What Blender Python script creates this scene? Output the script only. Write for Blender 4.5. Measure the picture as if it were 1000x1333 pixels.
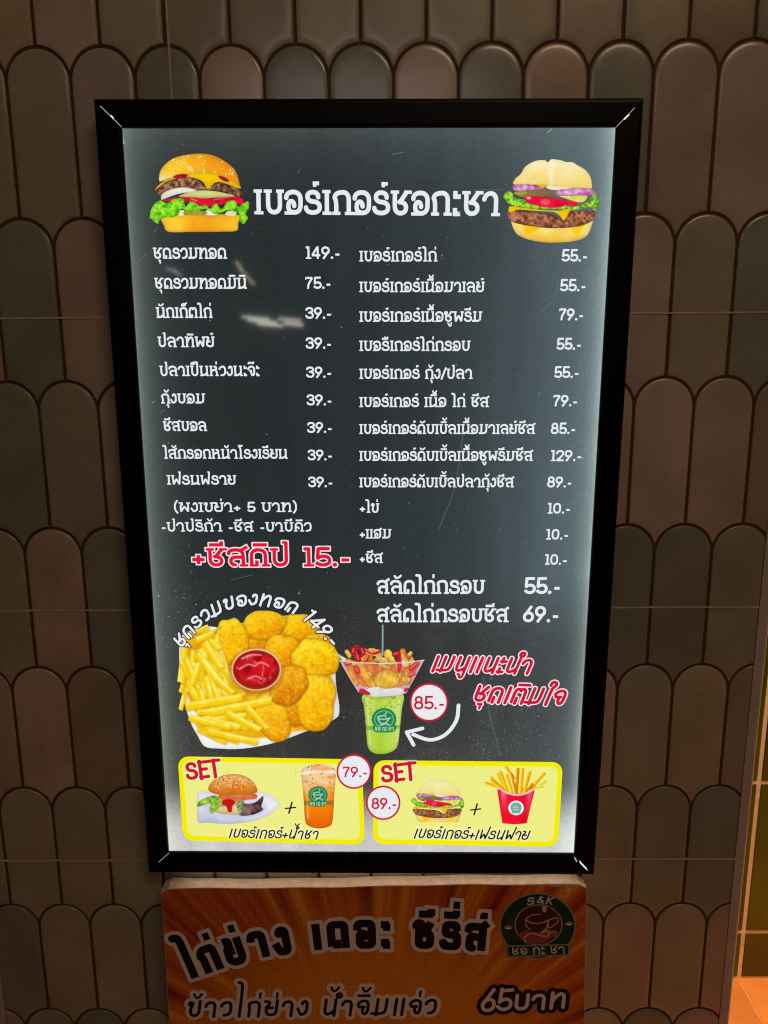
import bpy, bmesh, math, random
import numpy as np

# ------------------------------------------------------------------ camera, world, light
scene = bpy.context.scene
for o in list(bpy.data.objects):
    bpy.data.objects.remove(o)
COL = scene.collection
H0 = 1.45                                    # height of the camera above the floor
FP, CX, CY = 1000.0, 500.0, 666.5            # focal length and centre, in photo pixels
RHO = 0.0078                                 # the sign hangs half a degree out of true

def basis(yaw, pitch, roll):
    cw, sw, cp, sp, cr, sr = (math.cos(yaw), math.sin(yaw), math.cos(pitch), math.sin(pitch), math.cos(roll), math.sin(roll))
    f = np.array([sw * cp, cw * cp, -sp]); r = np.array([cw, -sw, 0.0]); d = np.cross(f, r)
    return np.array([r * cr + d * sr, -r * sr + d * cr, f])
QR = np.array([[math.cos(RHO), 0, math.sin(RHO)], [0, 1, 0], [-math.sin(RHO), 0, math.cos(RHO)]])
M = basis(-0.0061947, 0.2073862, -0.0002054) @ QR.T      # rows: right, down, forward (world)
EYE = np.array([0.0, 0.0, H0])

from mathutils import Matrix, Vector
cam_d = bpy.data.cameras.new('camera'); cam = bpy.data.objects.new('camera', cam_d); COL.objects.link(cam)
cam_d.sensor_fit = 'VERTICAL'; cam_d.sensor_height = 24.0; cam_d.lens = 24.0 * FP / 1333.0
cam_d.clip_start = 0.02; cam_d.clip_end = 60
mm = Matrix.Identity(4)
for i in range(3):
    mm[i][0] = M[0][i]; mm[i][1] = -M[1][i]; mm[i][2] = -M[2][i]; mm[i][3] = EYE[i]
cam.matrix_world = mm
scene.camera = cam

world = bpy.data.worlds.new('World'); scene.world = world; world.use_nodes = True
bgn = world.node_tree.nodes['Background']
bgn.inputs[0].default_value = (1.0, 0.62, 0.45, 1); bgn.inputs[1].default_value = 0.017

def area(name, loc, target, sx, sy, power, color, spread=180):
    l = bpy.data.lights.new(name, 'AREA'); l.shape = 'RECTANGLE'; l.size = sx; l.size_y = sy
    l.energy = power; l.color = color; l.spread = math.radians(spread)
    o = bpy.data.objects.new(name, l); COL.objects.link(o); o.location = loc
    o.rotation_euler = (Vector(target) - Vector(loc)).to_track_quat('-Z', 'Y').to_euler()
    return o
area('ceiling_lamp', (0.80, -0.90, 3.12), (0.05, 1.0, 1.0), 1.0, 0.4, 10.4, (1.0, 0.68, 0.42))
area('aisle_lamp', (1.75, 1.22, 2.5), (0.95, 1.52, 0.2), 0.3, 0.22, 12.5, (1.0, 0.56, 0.22), 62)
area('cool_strip_lamp', (-0.15, -3.1, 2.945), (-0.05, 1.04, 1.75), 1.3, 0.22, 3.0, (1.0, 0.84, 0.80))
area('light_box_top_leak', (-0.045, 1.010, H0 + 0.2985), (-0.045, 1.05, H0 + 0.46), 0.36, 0.006, 0.007, (1.0, 0.90, 0.88))
area('light_box_leak', (-0.018, 1.022, H0 - 0.7605), (-0.018, 1.022, 0.0), 0.60, 0.012, 0.050, (1.0, 0.70, 0.50))

vs = scene.view_settings
vs.view_transform = 'Standard'; vs.look = 'None'; vs.exposure = 0; vs.gamma = 1; vs.use_curve_mapping = False
scene.render.engine = 'CYCLES'
scene.cycles.use_denoising = True
scene.cycles.max_bounces = 6
scene.cycles.filter_width = 1.1

# ------------------------------------------------------------------ planes that carry print
class Plane:
    """Local frame (x right, y into the wall, z up); measured photo points become sheet coordinates."""
    def __init__(s, O, r, u):
        s.O = np.array(O, float); s.r = np.array(r, float); s.u = np.array(u, float); s.n = np.cross(s.u, s.r) * -1
        s.n = np.cross(s.u, s.r); s.n = -np.cross(s.r, s.u) if s.n[1] < 0 else s.n
        if s.n[1] < 0: s.n = -s.n
    def __call__(s, x, y, d=0.0):
        ray = np.array([(x - CX) / FP, (y - CY) / FP, 1.0]) @ M
        t = np.dot(s.O + s.n * d - EYE, s.n) / np.dot(ray, s.n)
        p = EYE + ray * t - s.O
        return np.array([np.dot(p, s.r), np.dot(p, s.u)])
    def many(s, pts, d=0.0):
        return np.array([s(x, y, d) for x, y in pts])
    def matrix(s):
        m = Matrix.Identity(4)
        for i in range(3):
            m[i][0] = s.r[i]; m[i][1] = s.n[i]; m[i][2] = s.u[i]; m[i][3] = s.O[i]
        return m
def world_pt(x, y, Y):
    ray = np.array([(x - CX) / FP, (y - CY) / FP, 1.0]) @ M
    return EYE + ray * (Y / ray[1])

# ------------------------------------------------------------------ helpers
def lin(c):
    c = np.asarray(c, float) / 255.0
    return np.where(c <= 0.04045, c / 12.92, ((c + 0.055) / 1.055) ** 2.4)
def link(name, me, mat=None, parent=None):
    o = bpy.data.objects.new(name, me); COL.objects.link(o)
    if mat: me.materials.append(mat)
    if parent: o.parent = parent
    return o
def mesh(name, verts, faces, mat=None, parent=None, smooth=False):
    me = bpy.data.meshes.new(name); me.from_pydata([tuple(map(float, v)) for v in verts], [], faces); me.update()
    if smooth: me.polygons.foreach_set('use_smooth', [True] * len(me.polygons))
    return link(name, me, mat, parent)
def box(name, lo, hi, mat, parent=None, bevel=0.0):
    bm = bmesh.new()
    bmesh.ops.create_cube(bm, size=1)
    for v in bm.verts:
        v.co = Vector([(lo[i] + hi[i]) / 2 + v.co[i] * (hi[i] - lo[i]) for i in range(3)])
    if bevel:
        bmesh.ops.bevel(bm, geom=bm.edges[:], offset=bevel, segments=2, affect='EDGES', profile=0.5)
    me = bpy.data.meshes.new(name); bm.to_mesh(me); bm.free()
    return link(name, me, mat, parent)
def empty(name, mat4=None, loc=None):
    o = bpy.data.objects.new(name, None); COL.objects.link(o); o.empty_display_size = 0.05
    if mat4 is not None: o.matrix_world = mat4
    if loc is not None: o.location = loc
    return o
def tag(o, label, cat, group=None):
    o['label'] = label; o['category'] = cat
    if group: o['group'] = group

def new_mat(name):
    m = bpy.data.materials.new(name); m.use_nodes = True
    return m, m.node_tree.nodes, m.node_tree.links, m.node_tree.nodes['Principled BSDF']
def solid(name, color, rough=0.5, spec=0.5, noise=0.0, nscale=60, bump=0.0, metal=0.0):
    m, n, l, b = new_mat(name)
    b.inputs['Base Color'].default_value = (*color, 1); b.inputs['Roughness'].default_value = rough
    b.inputs['Specular IOR Level'].default_value = spec; b.inputs['Metallic'].default_value = metal
    if noise or bump:
        tc = n.new('ShaderNodeTexCoord'); t = n.new('ShaderNodeTexNoise'); t.inputs['Scale'].default_value = nscale
        t.inputs['Detail'].default_value = 6; l.new(tc.outputs['Object'], t.inputs['Vector'])
        if noise:
            mx = n.new('ShaderNodeMix'); mx.data_type = 'RGBA'; mx.blend_type = 'MULTIPLY'; mx.inputs[0].default_value = 1
            rp = n.new('ShaderNodeValToRGB'); rp.color_ramp.elements[0].color = (1 - noise,) * 3 + (1,); rp.color_ramp.elements[1].color = (1 + 0 * noise,) * 3 + (1,)
            rp.color_ramp.elements[0].position = 0.3; rp.color_ramp.elements[1].position = 0.7
            l.new(t.outputs['Fac'], rp.inputs[0]); mx.inputs[6].default_value = (*color, 1); l.new(rp.outputs[0], mx.inputs[7])
            l.new(mx.outputs[2], b.inputs['Base Color'])
        if bump:
            bp = n.new('ShaderNodeBump'); bp.inputs['Strength'].default_value = bump; bp.inputs['Distance'].default_value = 0.001
            l.new(t.outputs['Fac'], bp.inputs['Height']); l.new(bp.outputs[0], b.inputs['Normal'])
    return m
GLOSS = 0.03
def backlit(name, rgb, strength=1.0, noise=0.0):
    """ink on the back-lit sheet: the light box shines through it"""
    m, n, l, b = new_mat(name); c = lin(rgb)
    b.inputs['Base Color'].default_value = (*(c * 0.03), 1); b.inputs['Roughness'].default_value = GLOSS
    b.inputs['Specular IOR Level'].default_value = 0.5
    b.inputs['Emission Color'].default_value = (*c, 1); b.inputs['Emission Strength'].default_value = strength
    if noise:
        tc = n.new('ShaderNodeTexCoord'); t = n.new('ShaderNodeTexNoise'); t.inputs['Scale'].default_value = 90; t.inputs['Detail'].default_value = 4
        l.new(tc.outputs['Object'], t.inputs['Vector'])
        ma = n.new('ShaderNodeMapRange'); ma.inputs[3].default_value = strength * (1 - noise); ma.inputs[4].default_value = strength * (1 + noise)
        l.new(t.outputs['Fac'], ma.inputs[0]); l.new(ma.outputs[0], b.inputs['Emission Strength'])
    m.cycles.emission_sampling = 'NONE'
    return m
def backlit_picture():
    m, n, l, b = new_mat('backlit picture print')
    a = n.new('ShaderNodeVertexColor'); a.layer_name = 'ink'
    b.inputs['Base Color'].default_value = (0.01, 0.01, 0.01, 1); b.inputs['Roughness'].default_value = GLOSS
    l.new(a.outputs[0], b.inputs['Emission Color']); b.inputs['Emission Strength'].default_value = 1
    m.cycles.emission_sampling = 'NONE'
    return m

# ------------------------------------------------------------------ lettering: stroke skeletons with slab serifs
# one unit = 100 = height of a consonant; 'r' rounded path, 'l' straight path, 'c' closed rounded path, 'h' small radius
G = {}
def g(ch, adv, strokes, serifs=''):
    ss = []
    for part in strokes.split(';'):
        t = part.split(); ss.append((t[0], [tuple(map(float, q.split(','))) for q in t[1:]]))
    se = []
    for part in serifs.split(';'):
        if part.strip(): se.append(tuple(map(float, part.split())))
    G[ch] = (adv, ss, se)
B = 6.5; T = 93.5
g('ก', 84, 'h 17,0 17,60 8,71 22,91 68,91 68,0'.replace('h', 'r'), f'1 34 {B};52 85 {B}')
g('ข', 80, 'r 8,78 8,92 27,92 27,76 18,64 18,9 64,9 64,100', f'50 80 {T}')
g('ค', 86, 'r 16,0 16,91 70,91 70,0;r 16,44 42,54 42,30', f'2 30 {B};55 86 {B}')
g('ง', 62, 'h 3,44 20,9 30,9;r 20,9 50,9 50,91 24,91 24,76')
g('จ', 72, 'r 5,66 12,91 60,91 60,9 32,9 32,52;l 12,52 40,52')
g('ช', 84, 'r 17,100 17,9 63,9 63,54 34,54;l 36,50 66,96', f'0 34 {T};54 86 {T}')
g('ซ', 84, 'r 6,76 6,93 27,93 27,78 17,66 17,9 63,9 63,54 34,54;l 36,50 66,96', f'54 86 {T}')
g('ด', 86, 'r 12,8 12,91 68,91 68,0;l 33,0 33,34', f'4 40 {B};52 86 {B}')
g('ต', 88, 'r 12,8 12,91 40,91 41,76 42,91 70,91 70,0;l 33,0 33,34', f'4 40 {B};54 88 {B}')
g('ถ', 84, 'r 6,8 20,8 20,58 8,71 22,91 68,91 68,0', f'52 85 {B}')
g('ท', 88, 'l 18,100 18,0;r 18,40 42,91 70,91 70,0', f'0 32 {T};3 34 {B};55 86 {B}')
g('น', 90, 'r 18,100 18,9 50,9 70,34;l 70,100 70,0', f'0 33 {T};54 74 {T};68 88 {B};4 30 {B}')
g('บ', 84, 'r 18,100 18,9 66,9 66,100', f'1 34 {T};51 83 {T}')
g('ป', 84, 'r 18,100 18,9 66,9 66,136', f'1 34 {T};50 68 131')
g('ผ', 94, 'h 34,76 16,76 16,4 45,58 74,4 74,100', f'1 34 {T};60 90 {T}')
g('พ', 96, 'h 14,100 22,4 47,62 72,4 80,100', f'0 30 {T};64 96 {T}')
g('ฟ', 96, 'h 14,100 22,4 47,62 72,4 82,136', f'0 30 {T};66 84 131')
g('ม', 92, 'l 24,100 24,0;h 0,10 24,10;r 24,9 60,9 72,26 72,100', f'6 38 {T};58 90 {T};0 40 {B}')
g('ย', 80, 'h 2,93 25,93 25,74 11,60 11,50;h 11,56 11,20 26,9 52,9 64,22 64,100;l 8,53 42,53', f'50 80 {T};0 26 {T}')
g('ร', 74, 'r 58,70 58,91 14,91 14,54 64,52 64,9 8,9 8,30')
g('ล', 86, 'r 8,70 8,91 68,91 68,0;r 68,50 16,54 16,9 34,9', f'54 86 {B}')
g('ว', 68, 'r 5,66 12,91 56,91 56,9 24,9', '12 34 8')
g('ส', 88, 'r 8,70 8,91 66,91 66,0;r 66,50 16,54 16,9 34,9;l 56,86 84,108', f'52 86 {B}')
g('ห', 90, 'l 18,100 18,0;r 18,42 40,62 66,62 66,91 48,91;r 56,62 70,50 70,0', f'0 32 {T};3 34 {B};56 86 {B}')
g('อ', 80, 'r 8,66 8,91 66,91 66,9 16,9 16,54 40,54 40,34', f'0 40 {B}')
g('ฮ', 84, 'r 8,66 8,91 66,91 66,9 16,9 16,54 40,54 40,34;l 50,88 80,108', f'0 40 {B}')
g('ะ', 42, 'l 14,100 14,72;l 6,77 36,77;l 14,32 14,2;l 6,8 36,8')
g('า', 72, 'r 6,66 10,91 54,91 54,0', f'36 72 {B}')
g('ำ', 72, 'r 6,66 10,91 54,91 54,0;c -30,114 -6,114 -6,138 -30,138', f'36 72 {B}')
g('เ', 40, 'l 19,100 19,0', f'0 34 {T};1 38 {B}')
g('แ', 78, 'l 19,100 19,0;l 57,100 57,0', f'0 34 {T};1 38 {B};40 72 {T};39 76 {B}')
g('โ', 52, 'r 26,0 26,110 10,130;l 2,132 46,132', f'10 46 {B}')
g('ไ', 48, 'r 26,0 26,128 14,132 2,132', f'8 44 {B}')
g('ใ', 52, 'r 26,0 26,108 44,122 36,146 10,142 12,122')
for d, a, s, f in (
        ('0', 72, 'c 11,9 61,9 61,95 11,95', ''), ('1', 50, 'l 29,0 29,104;l 8,96 30,96', f'8 50 {B}'),
        ('2', 70, 'r 8,70 8,95 60,95 60,56 12,12;l 6,8 66,8', ''), ('3', 70, 'r 8,78 8,95 59,95 59,56 28,55;r 28,55 62,53 62,9 7,9 7,28', ''),
        ('4', 74, 'l 50,0 50,104;l 48,100 8,32;l 4,30 70,30', ''), ('5', 70, 'l 64,97 18,97;l 18,104 14,46;h 13,44 24,55 48,57 63,44 63,22 48,9 22,9 7,24', ''),
        ('6', 72, 'c 11,9 61,9 61,60 11,60;l 54,104 16,46', ''), ('7', 68, 'l 6,95 64,95;h 60,93 30,40 26,0', '4 12 84'),
        ('8', 72, 'c 15,54 57,54 57,96 15,96;c 10,8 62,8 62,55 10,55', ''), ('9', 72, 'c 11,44 61,44 61,95 11,95;l 18,0 56,58', '')):
    g(d, a, s, f)
g('.', 30, 'd 14,10'); g('-', 50, 'l 10,36 42,36'); g('+', 62, 'l 6,38 56,38;l 31,13 31,63')
g('(', 40, 'r 32,118 10,90 10,16 32,-12'); g(')', 44, 'r 8,118 30,90 30,16 8,-12'); g('/', 50, 'l 4,-6 46,112'); g(' ', 44, 'd -999,0')
g('S', 74, 'r 60,74 60,91 12,91 12,54 64,50 64,9 8,9 8,28'); g('E', 70, 'l 18,100 18,0;l 14,92 62,92;l 18,52 56,52;l 14,8 64,8'); g('T', 74, 'l 37,96 37,0;l 2,92 72,92')
g('K', 74, 'l 16,100 16,0;l 62,100 20,48;l 26,56 66,0'); g('&', 80, 'r 70,4 18,76 34,94 50,76 12,30 24,8 50,8 66,40')
# marks over and under: x runs left from the right-hand stem of the letter they sit on
MK = {
    'ั': [('h', [(-50, 132), (-46, 114), (-22, 114), (-6, 134)])],
    'ิ': [('l', [(-62, 118), (-4, 118)])],
    'ี': [('l', [(-62, 118), (-4, 118)]), ('l', [(-12, 112), (-12, 138)])],
    'ื': [('l', [(-62, 118), (-4, 118)]), ('l', [(-12, 112), (-12, 138)]), ('l', [(-34, 112), (-34, 138)])],
    '็': [('r', [(-52, 110), (-52, 130), (-20, 130), (-20, 112), (-40, 114)]), ('l', [(-24, 128), (-4, 140)])],
    '่': [('l', [(-13, 112), (-13, 140)])],
    '้': [('h', [(-44, 138), (-34, 114), (-20, 114), (-4, 138)])],
    '๊': [('h', [(-54, 112), (-50, 136), (-36, 120), (-22, 136), (-14, 114), (-2, 138)])],
    '์': [('l', [(-28, 126), (-2, 126)]), ('l', [(-20, 112), (-20, 130)])],
    'ุ': [('l', [(-30, -14), (-10, -14)]), ('l', [(-14, -12), (-14, -42)])],
    'ู': [('r', [(-40, -14), (-28, -14), (-28, -38), (-8, -38), (-8, -8)])],
}
UP1 = 'ัิีื็'; UP2 = '่้๊์'
def smooth_path(kind, pts, tight=1.0):
    if kind == 'l': return [np.array(p, float) for p in pts]
    if kind == 'd': return [np.array(pts[0], float)] * 2
    R = {'r': 30.0, 'h': 13.0, 'c': 34.0}[kind] * tight
    P = [np.array(p, float) for p in pts]; n = len(P); out = []
    rng = range(n) if kind == 'c' else range(1, n - 1)
    if kind != 'c': out.append(P[0])
    for i in rng:
        a, p, b = P[i - 1], P[i], P[(i + 1) % n]
        la, lb = np.linalg.norm(a - p), np.linalg.norm(b - p)
        fa = 0.5 if (kind == 'c' or 1 < i) else 0.95
        fb = 0.5 if (kind == 'c' or i < n - 2) else 0.95
        s = p + (a - p) * min(R, la * fa) / la; e = p + (b - p) * min(R, lb * fb) / lb
        for t in np.linspace(0, 1, 7):
            k = 0.62                                   # between a quadratic and a circular corner
            c1 = s + (p - s) * k; c2 = e + (p - e) * k
            out.append((1 - t) ** 3 * s + 3 * (1 - t) ** 2 * t * c1 + 3 * (1 - t) * t * t * c2 + t ** 3 * e)
    if kind != 'c': out.append(P[-1])
    else: out.append(out[0])
    return out
PATHS = {}
def glyph_paths(ch, tight=1.0):
    key = (ch, tight)
    if key not in PATHS:
        a, ss, se = G[ch]
        PATHS[key] = (a, [(k, smooth_path(k, p, tight)) for k, p in ss], [[np.array((x0, y)), np.array((x1, y))] for x0, x1, y in se])
    return PATHS[key]
def layout(text, tight=1.0, track=0.0, lift=0.0, tall=1.0):
    """-> advance, list of clusters (x0, x1, [(path, weight factor, kind)])"""
    x = 0.0; cl = []
    up = False
    for ti, ch in enumerate(text):
        if ch in MK:
            c = cl[-1]; base = c[3]
            dx = c[1] - (20 if base in 'ปฟ' else 6 if base in 'กดตถทคลสา' else 10)
            dy = (26 + lift * 0.6 if (ch in UP2 and c[4]) else 0) + (lift if ch not in 'ุู' else 0)
            if ti + 1 < len(text) and text[ti + 1] == 'ำ': dy += 34
            if ch in UP2 and not c[4] and base in 'ปฟ': dx -= 4
            if base in 'ชซบยข' and ch not in 'ุู': dx += 2
            for k, p in MK[ch]:
                wf = 0.95 if ch in 'ิีื' else 0.8
                c[2].append(([q + np.array((dx, dy)) for q in smooth_path(k, p)], wf, k))
            if ch in UP1: c[4] = True
            continue
        a, ss, se = glyph_paths(ch, tight)
        tl = tall if ch in 'ไใโ' else 1.0
        items = [([np.array((q[0] + x, q[1] if q[1] < 100 else 100 + (q[1] - 100) * tl)) for q in p], 1.0, k) for k, p in ss]
        items += [([q + np.array((x, 0)) for q in p], -0.72, 's') for p in se]
        cl.append([x, x + a, items, ch, ch in 'ำ'])
        x += a + track
    return x - track, cl

class Field:
    """signed distance field on a flat grid, turned into one clean sheet of polygons"""
    def __init__(s, lo, hi, cell):
        s.lo = np.array(lo, float); s.c = cell
        s.nx = int(math.ceil((hi[0] - lo[0]) / cell)) + 1; s.ny = int(math.ceil((hi[1] - lo[1]) / cell)) + 1
        s.D = np.full((s.ny, s.nx), 1.0)
    def win(s, lo, hi):
        i0 = max(0, int((lo[0] - s.lo[0]) / s.c)); i1 = min(s.nx, int((hi[0] - s.lo[0]) / s.c) + 2)
        j0 = max(0, int((lo[1] - s.lo[1]) / s.c)); j1 = min(s.ny, int((hi[1] - s.lo[1]) / s.c) + 2)
        X = s.lo[0] + np.arange(i0, i1) * s.c; Y = s.lo[1] + np.arange(j0, j1) * s.c
        return slice(j0, j1), slice(i0, i1), X[None, :], Y[:, None]
    def stroke(s, pts, r, pad, round_cap=True):
        n = len(pts)
        for k in range(n - 1):
            a, b = pts[k], pts[k + 1]; m = r + pad
            jj, ii, X, Y = s.win(np.minimum(a, b) - m, np.maximum(a, b) + m)
            if X.size == 0 or Y.size == 0: continue
            d = b - a; L2 = max(float(d @ d), 1e-14)
            t = ((X - a[0]) * d[0] + (Y - a[1]) * d[1]) / L2; tc = np.clip(t, 0, 1)
            D = np.hypot(X - a[0] - tc * d[0], Y - a[1] - tc * d[1]) - r
            if not round_cap and L2 > 1e-12:
                L = math.sqrt(L2)
                if k == 0: D = np.maximum(D, -t * L)
                if k == n - 2: D = np.maximum(D, (t - 1) * L)
            s.D[jj, ii] = np.minimum(s.D[jj, ii], D)
    def poly(s, pts):
        X = (s.lo[0] + np.arange(s.nx) * s.c)[None, :]; Y = (s.lo[1] + np.arange(s.ny) * s.c)[:, None]
        D = np.full((s.ny, s.nx), 1e9); ins = np.zeros((s.ny, s.nx), bool); n = len(pts)
        for k in range(n):
            a, b = pts[k], pts[(k + 1) % n]; d = b - a; L2 = max(float(d @ d), 1e-14)
            t = np.clip(((X - a[0]) * d[0] + (Y - a[1]) * d[1]) / L2, 0, 1)
            D = np.minimum(D, np.hypot(X - a[0] - t * d[0], Y - a[1] - t * d[1]))
            if a[1] != b[1]:
                ins ^= ((a[1] > Y) != (b[1] > Y)) & (X < (b[0] - a[0]) * (Y - a[1]) / (b[1] - a[1]) + a[0])
        s.D = np.minimum(s.D, np.where(ins, -D, D))
    def polys(s, iso=0.0):
        D = s.D - iso; inside = D < 0; V = []; F = []
        c, x0, y0 = s.c, s.lo[0], s.lo[1]
        a = inside[:-1, :-1]; b = inside[:-1, 1:]; cc = inside[1:, 1:]; d = inside[1:, :-1]
        cnt = a.astype(int) + b + cc + d
        full = cnt == 4
        for j in range(full.shape[0]):
            row = full[j]
            if not row.any(): continue
            e = np.diff(np.concatenate(([0], row.view(np.int8), [0])))
            for i0, i1 in zip(np.where(e == 1)[0], np.where(e == -1)[0]):
                k = len(V); ya, yb = y0 + j * c, y0 + (j + 1) * c; xa, xb = x0 + i0 * c, x0 + i1 * c
                V += [(xa, ya), (xb, ya), (xb, yb), (xa, yb)]; F.append((k, k + 1, k + 2, k + 3))
        for j, i in zip(*np.where((cnt > 0) & (cnt < 4))):
            cor = ((i, j), (i + 1, j), (i + 1, j + 1), (i, j + 1)); k = len(V)
            for q in range(4):
                (ia, ja), (ib, jb) = cor[q], cor[(q + 1) % 4]; da, db = D[ja, ia], D[jb, ib]
                if da < 0: V.append((x0 + ia * c, y0 + ja * c))
                if (da < 0) != (db < 0):
                    t = da / (da - db); V.append((x0 + (ia + (ib - ia) * t) * c, y0 + (ja + (jb - ja) * t) * c))
            F.append(tuple(range(k, len(V))))
        return V, F
def flat_mesh(name, V, F, y, mat, parent):
    return mesh(name, [(a, y, b) for a, b in V], F, mat, parent)

def text(plane, parent, s, path, xh, mat, layer=1, weight=0.17, serif=True, slant=0.0, rnd=False, halos=(), name='lettering', cell=0.0005, digit=1.0, step=0.00012, label=None, tight=1.0, track=0.0, lift=0.0, tall=1.0):
    """path: measured points along the baseline; the words are fitted to its length"""
    P = plane.many(path)
    seg = np.linalg.norm(np.diff(P, axis=0), axis=1); cum = np.concatenate(([0], np.cumsum(seg))); L = cum[-1]
    mid = path[len(path) // 2]
    size = abs(plane(mid[0], mid[1] - xh)[1] - plane(mid[0], mid[1])[1]) / 100.0
    adv, cl = layout(s, tight, track, lift, tall)
    sx = L / adv; r = weight * size * 50
    def place(q, xc):
        sgl = np.clip(np.searchsorted(cum, xc, side='right') - 1, 0, len(seg) - 1)
        a = P[sgl]; d = (P[sgl + 1] - a) / seg[sgl]
        # blend the direction a little so that letters turn smoothly along an arc
        if len(seg) > 2:
            e = 0.6 * size * 100
            pa = np.array([np.interp(max(0, xc - e), cum, P[:, k]) for k in (0, 1)]); pb = np.array([np.interp(min(L, xc + e), cum, P[:, k]) for k in (0, 1)])
            d = (pb - pa) / np.linalg.norm(pb - pa)
        o = np.array([np.interp(xc, cum, P[:, k]) for k in (0, 1)])
        nrm = np.array((-d[1], d[0]))
        return o + d * (q[0] * sx - xc + slant * q[1] * size) + nrm * q[1] * size
    strokes = []
    for x0, x1, items, ch, _ in cl:
        xc = (x0 + x1) / 2 * sx
        for pts, wf, k in items:
            if wf < 0 and not serif: continue
            if ch == ' ': continue
            dg = digit if ch.isdigit() else 1.0
            pp = [place(np.array((q[0], q[1] * dg)), xc) for q in pts]
            rr = r * abs(wf) * (1.25 if k == 'd' else 1.0)
            strokes.append((pp, rr, rnd or k in 'cd', k))
    allp = np.concatenate([np.array(pp) for pp, *_ in strokes]); hmax = max([h for h, _ in halos] or [0]) 
    pad = hmax + 3 * cell
    f = Field(allp.min(0) - r - pad - cell, allp.max(0) + r + pad + cell, cell)
    for pp, rr, rc, k in strokes: f.stroke(pp, rr, pad, rc)
    for h, hm in halos:
        V, F = f.polys(h); o = flat_mesh(name + '_outline', V, F, -layer * step, hm, parent); layer += 1
    V, F = f.polys(0.0); o = flat_mesh(name, V, F, -layer * step, mat, parent)
    if label: o['label'] = label
    return o
def shape(plane, parent, name, mat, layer, polys=(), strokes=(), cell=0.0005, grow=0.0, step=0.00012):
    """filled outlines and round strokes measured on the sheet"""
    A = [plane.many(p) for p in polys]; S = [(plane.many(p), w / 1000.0) for p, w in strokes]
    allp = np.concatenate([*A, *[p for p, _ in S]]); pad = grow + 3 * cell + max([w for _, w in S] or [0])
    f = Field(allp.min(0) - pad, allp.max(0) + pad, cell)
    for p in A: f.poly(p)
    for p, w in S: f.stroke([q for q in p], w, grow + 3 * cell, True)
    V, F = f.polys(grow)
    return flat_mesh(name, V, F, -layer * step, mat, parent)
def ell(cx, cy, rx, ry, n=48, rot=0.0):
    c, s = math.cos(rot), math.sin(rot)
    return [(cx + rx * math.cos(t) * c - ry * math.sin(t) * s, cy + rx * math.cos(t) * s + ry * math.sin(t) * c) for t in np.linspace(0, 2 * math.pi, n, endpoint=False)]
def spline(pts, closed=True, n=6):
    P = np.array(pts, float); N = len(P); out = []
    for i in range(N if closed else N - 1):
        if closed: p0, p1, p2, p3 = P[i - 1], P[i], P[(i + 1) % N], P[(i + 2) % N]
        else: p0, p1, p2, p3 = P[max(i - 1, 0)], P[i], P[i + 1], P[min(i + 2, N - 1)]
        for t in np.arange(n) / n:
            out.append(0.5 * (2 * p1 + (p2 - p0) * t + (2 * p0 - 5 * p1 + 4 * p2 - p3) * t * t + (3 * p1 - p0 - 3 * p2 + p3) * t ** 3))
    if not closed: out.append(P[-1])
    return np.array(out)

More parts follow.
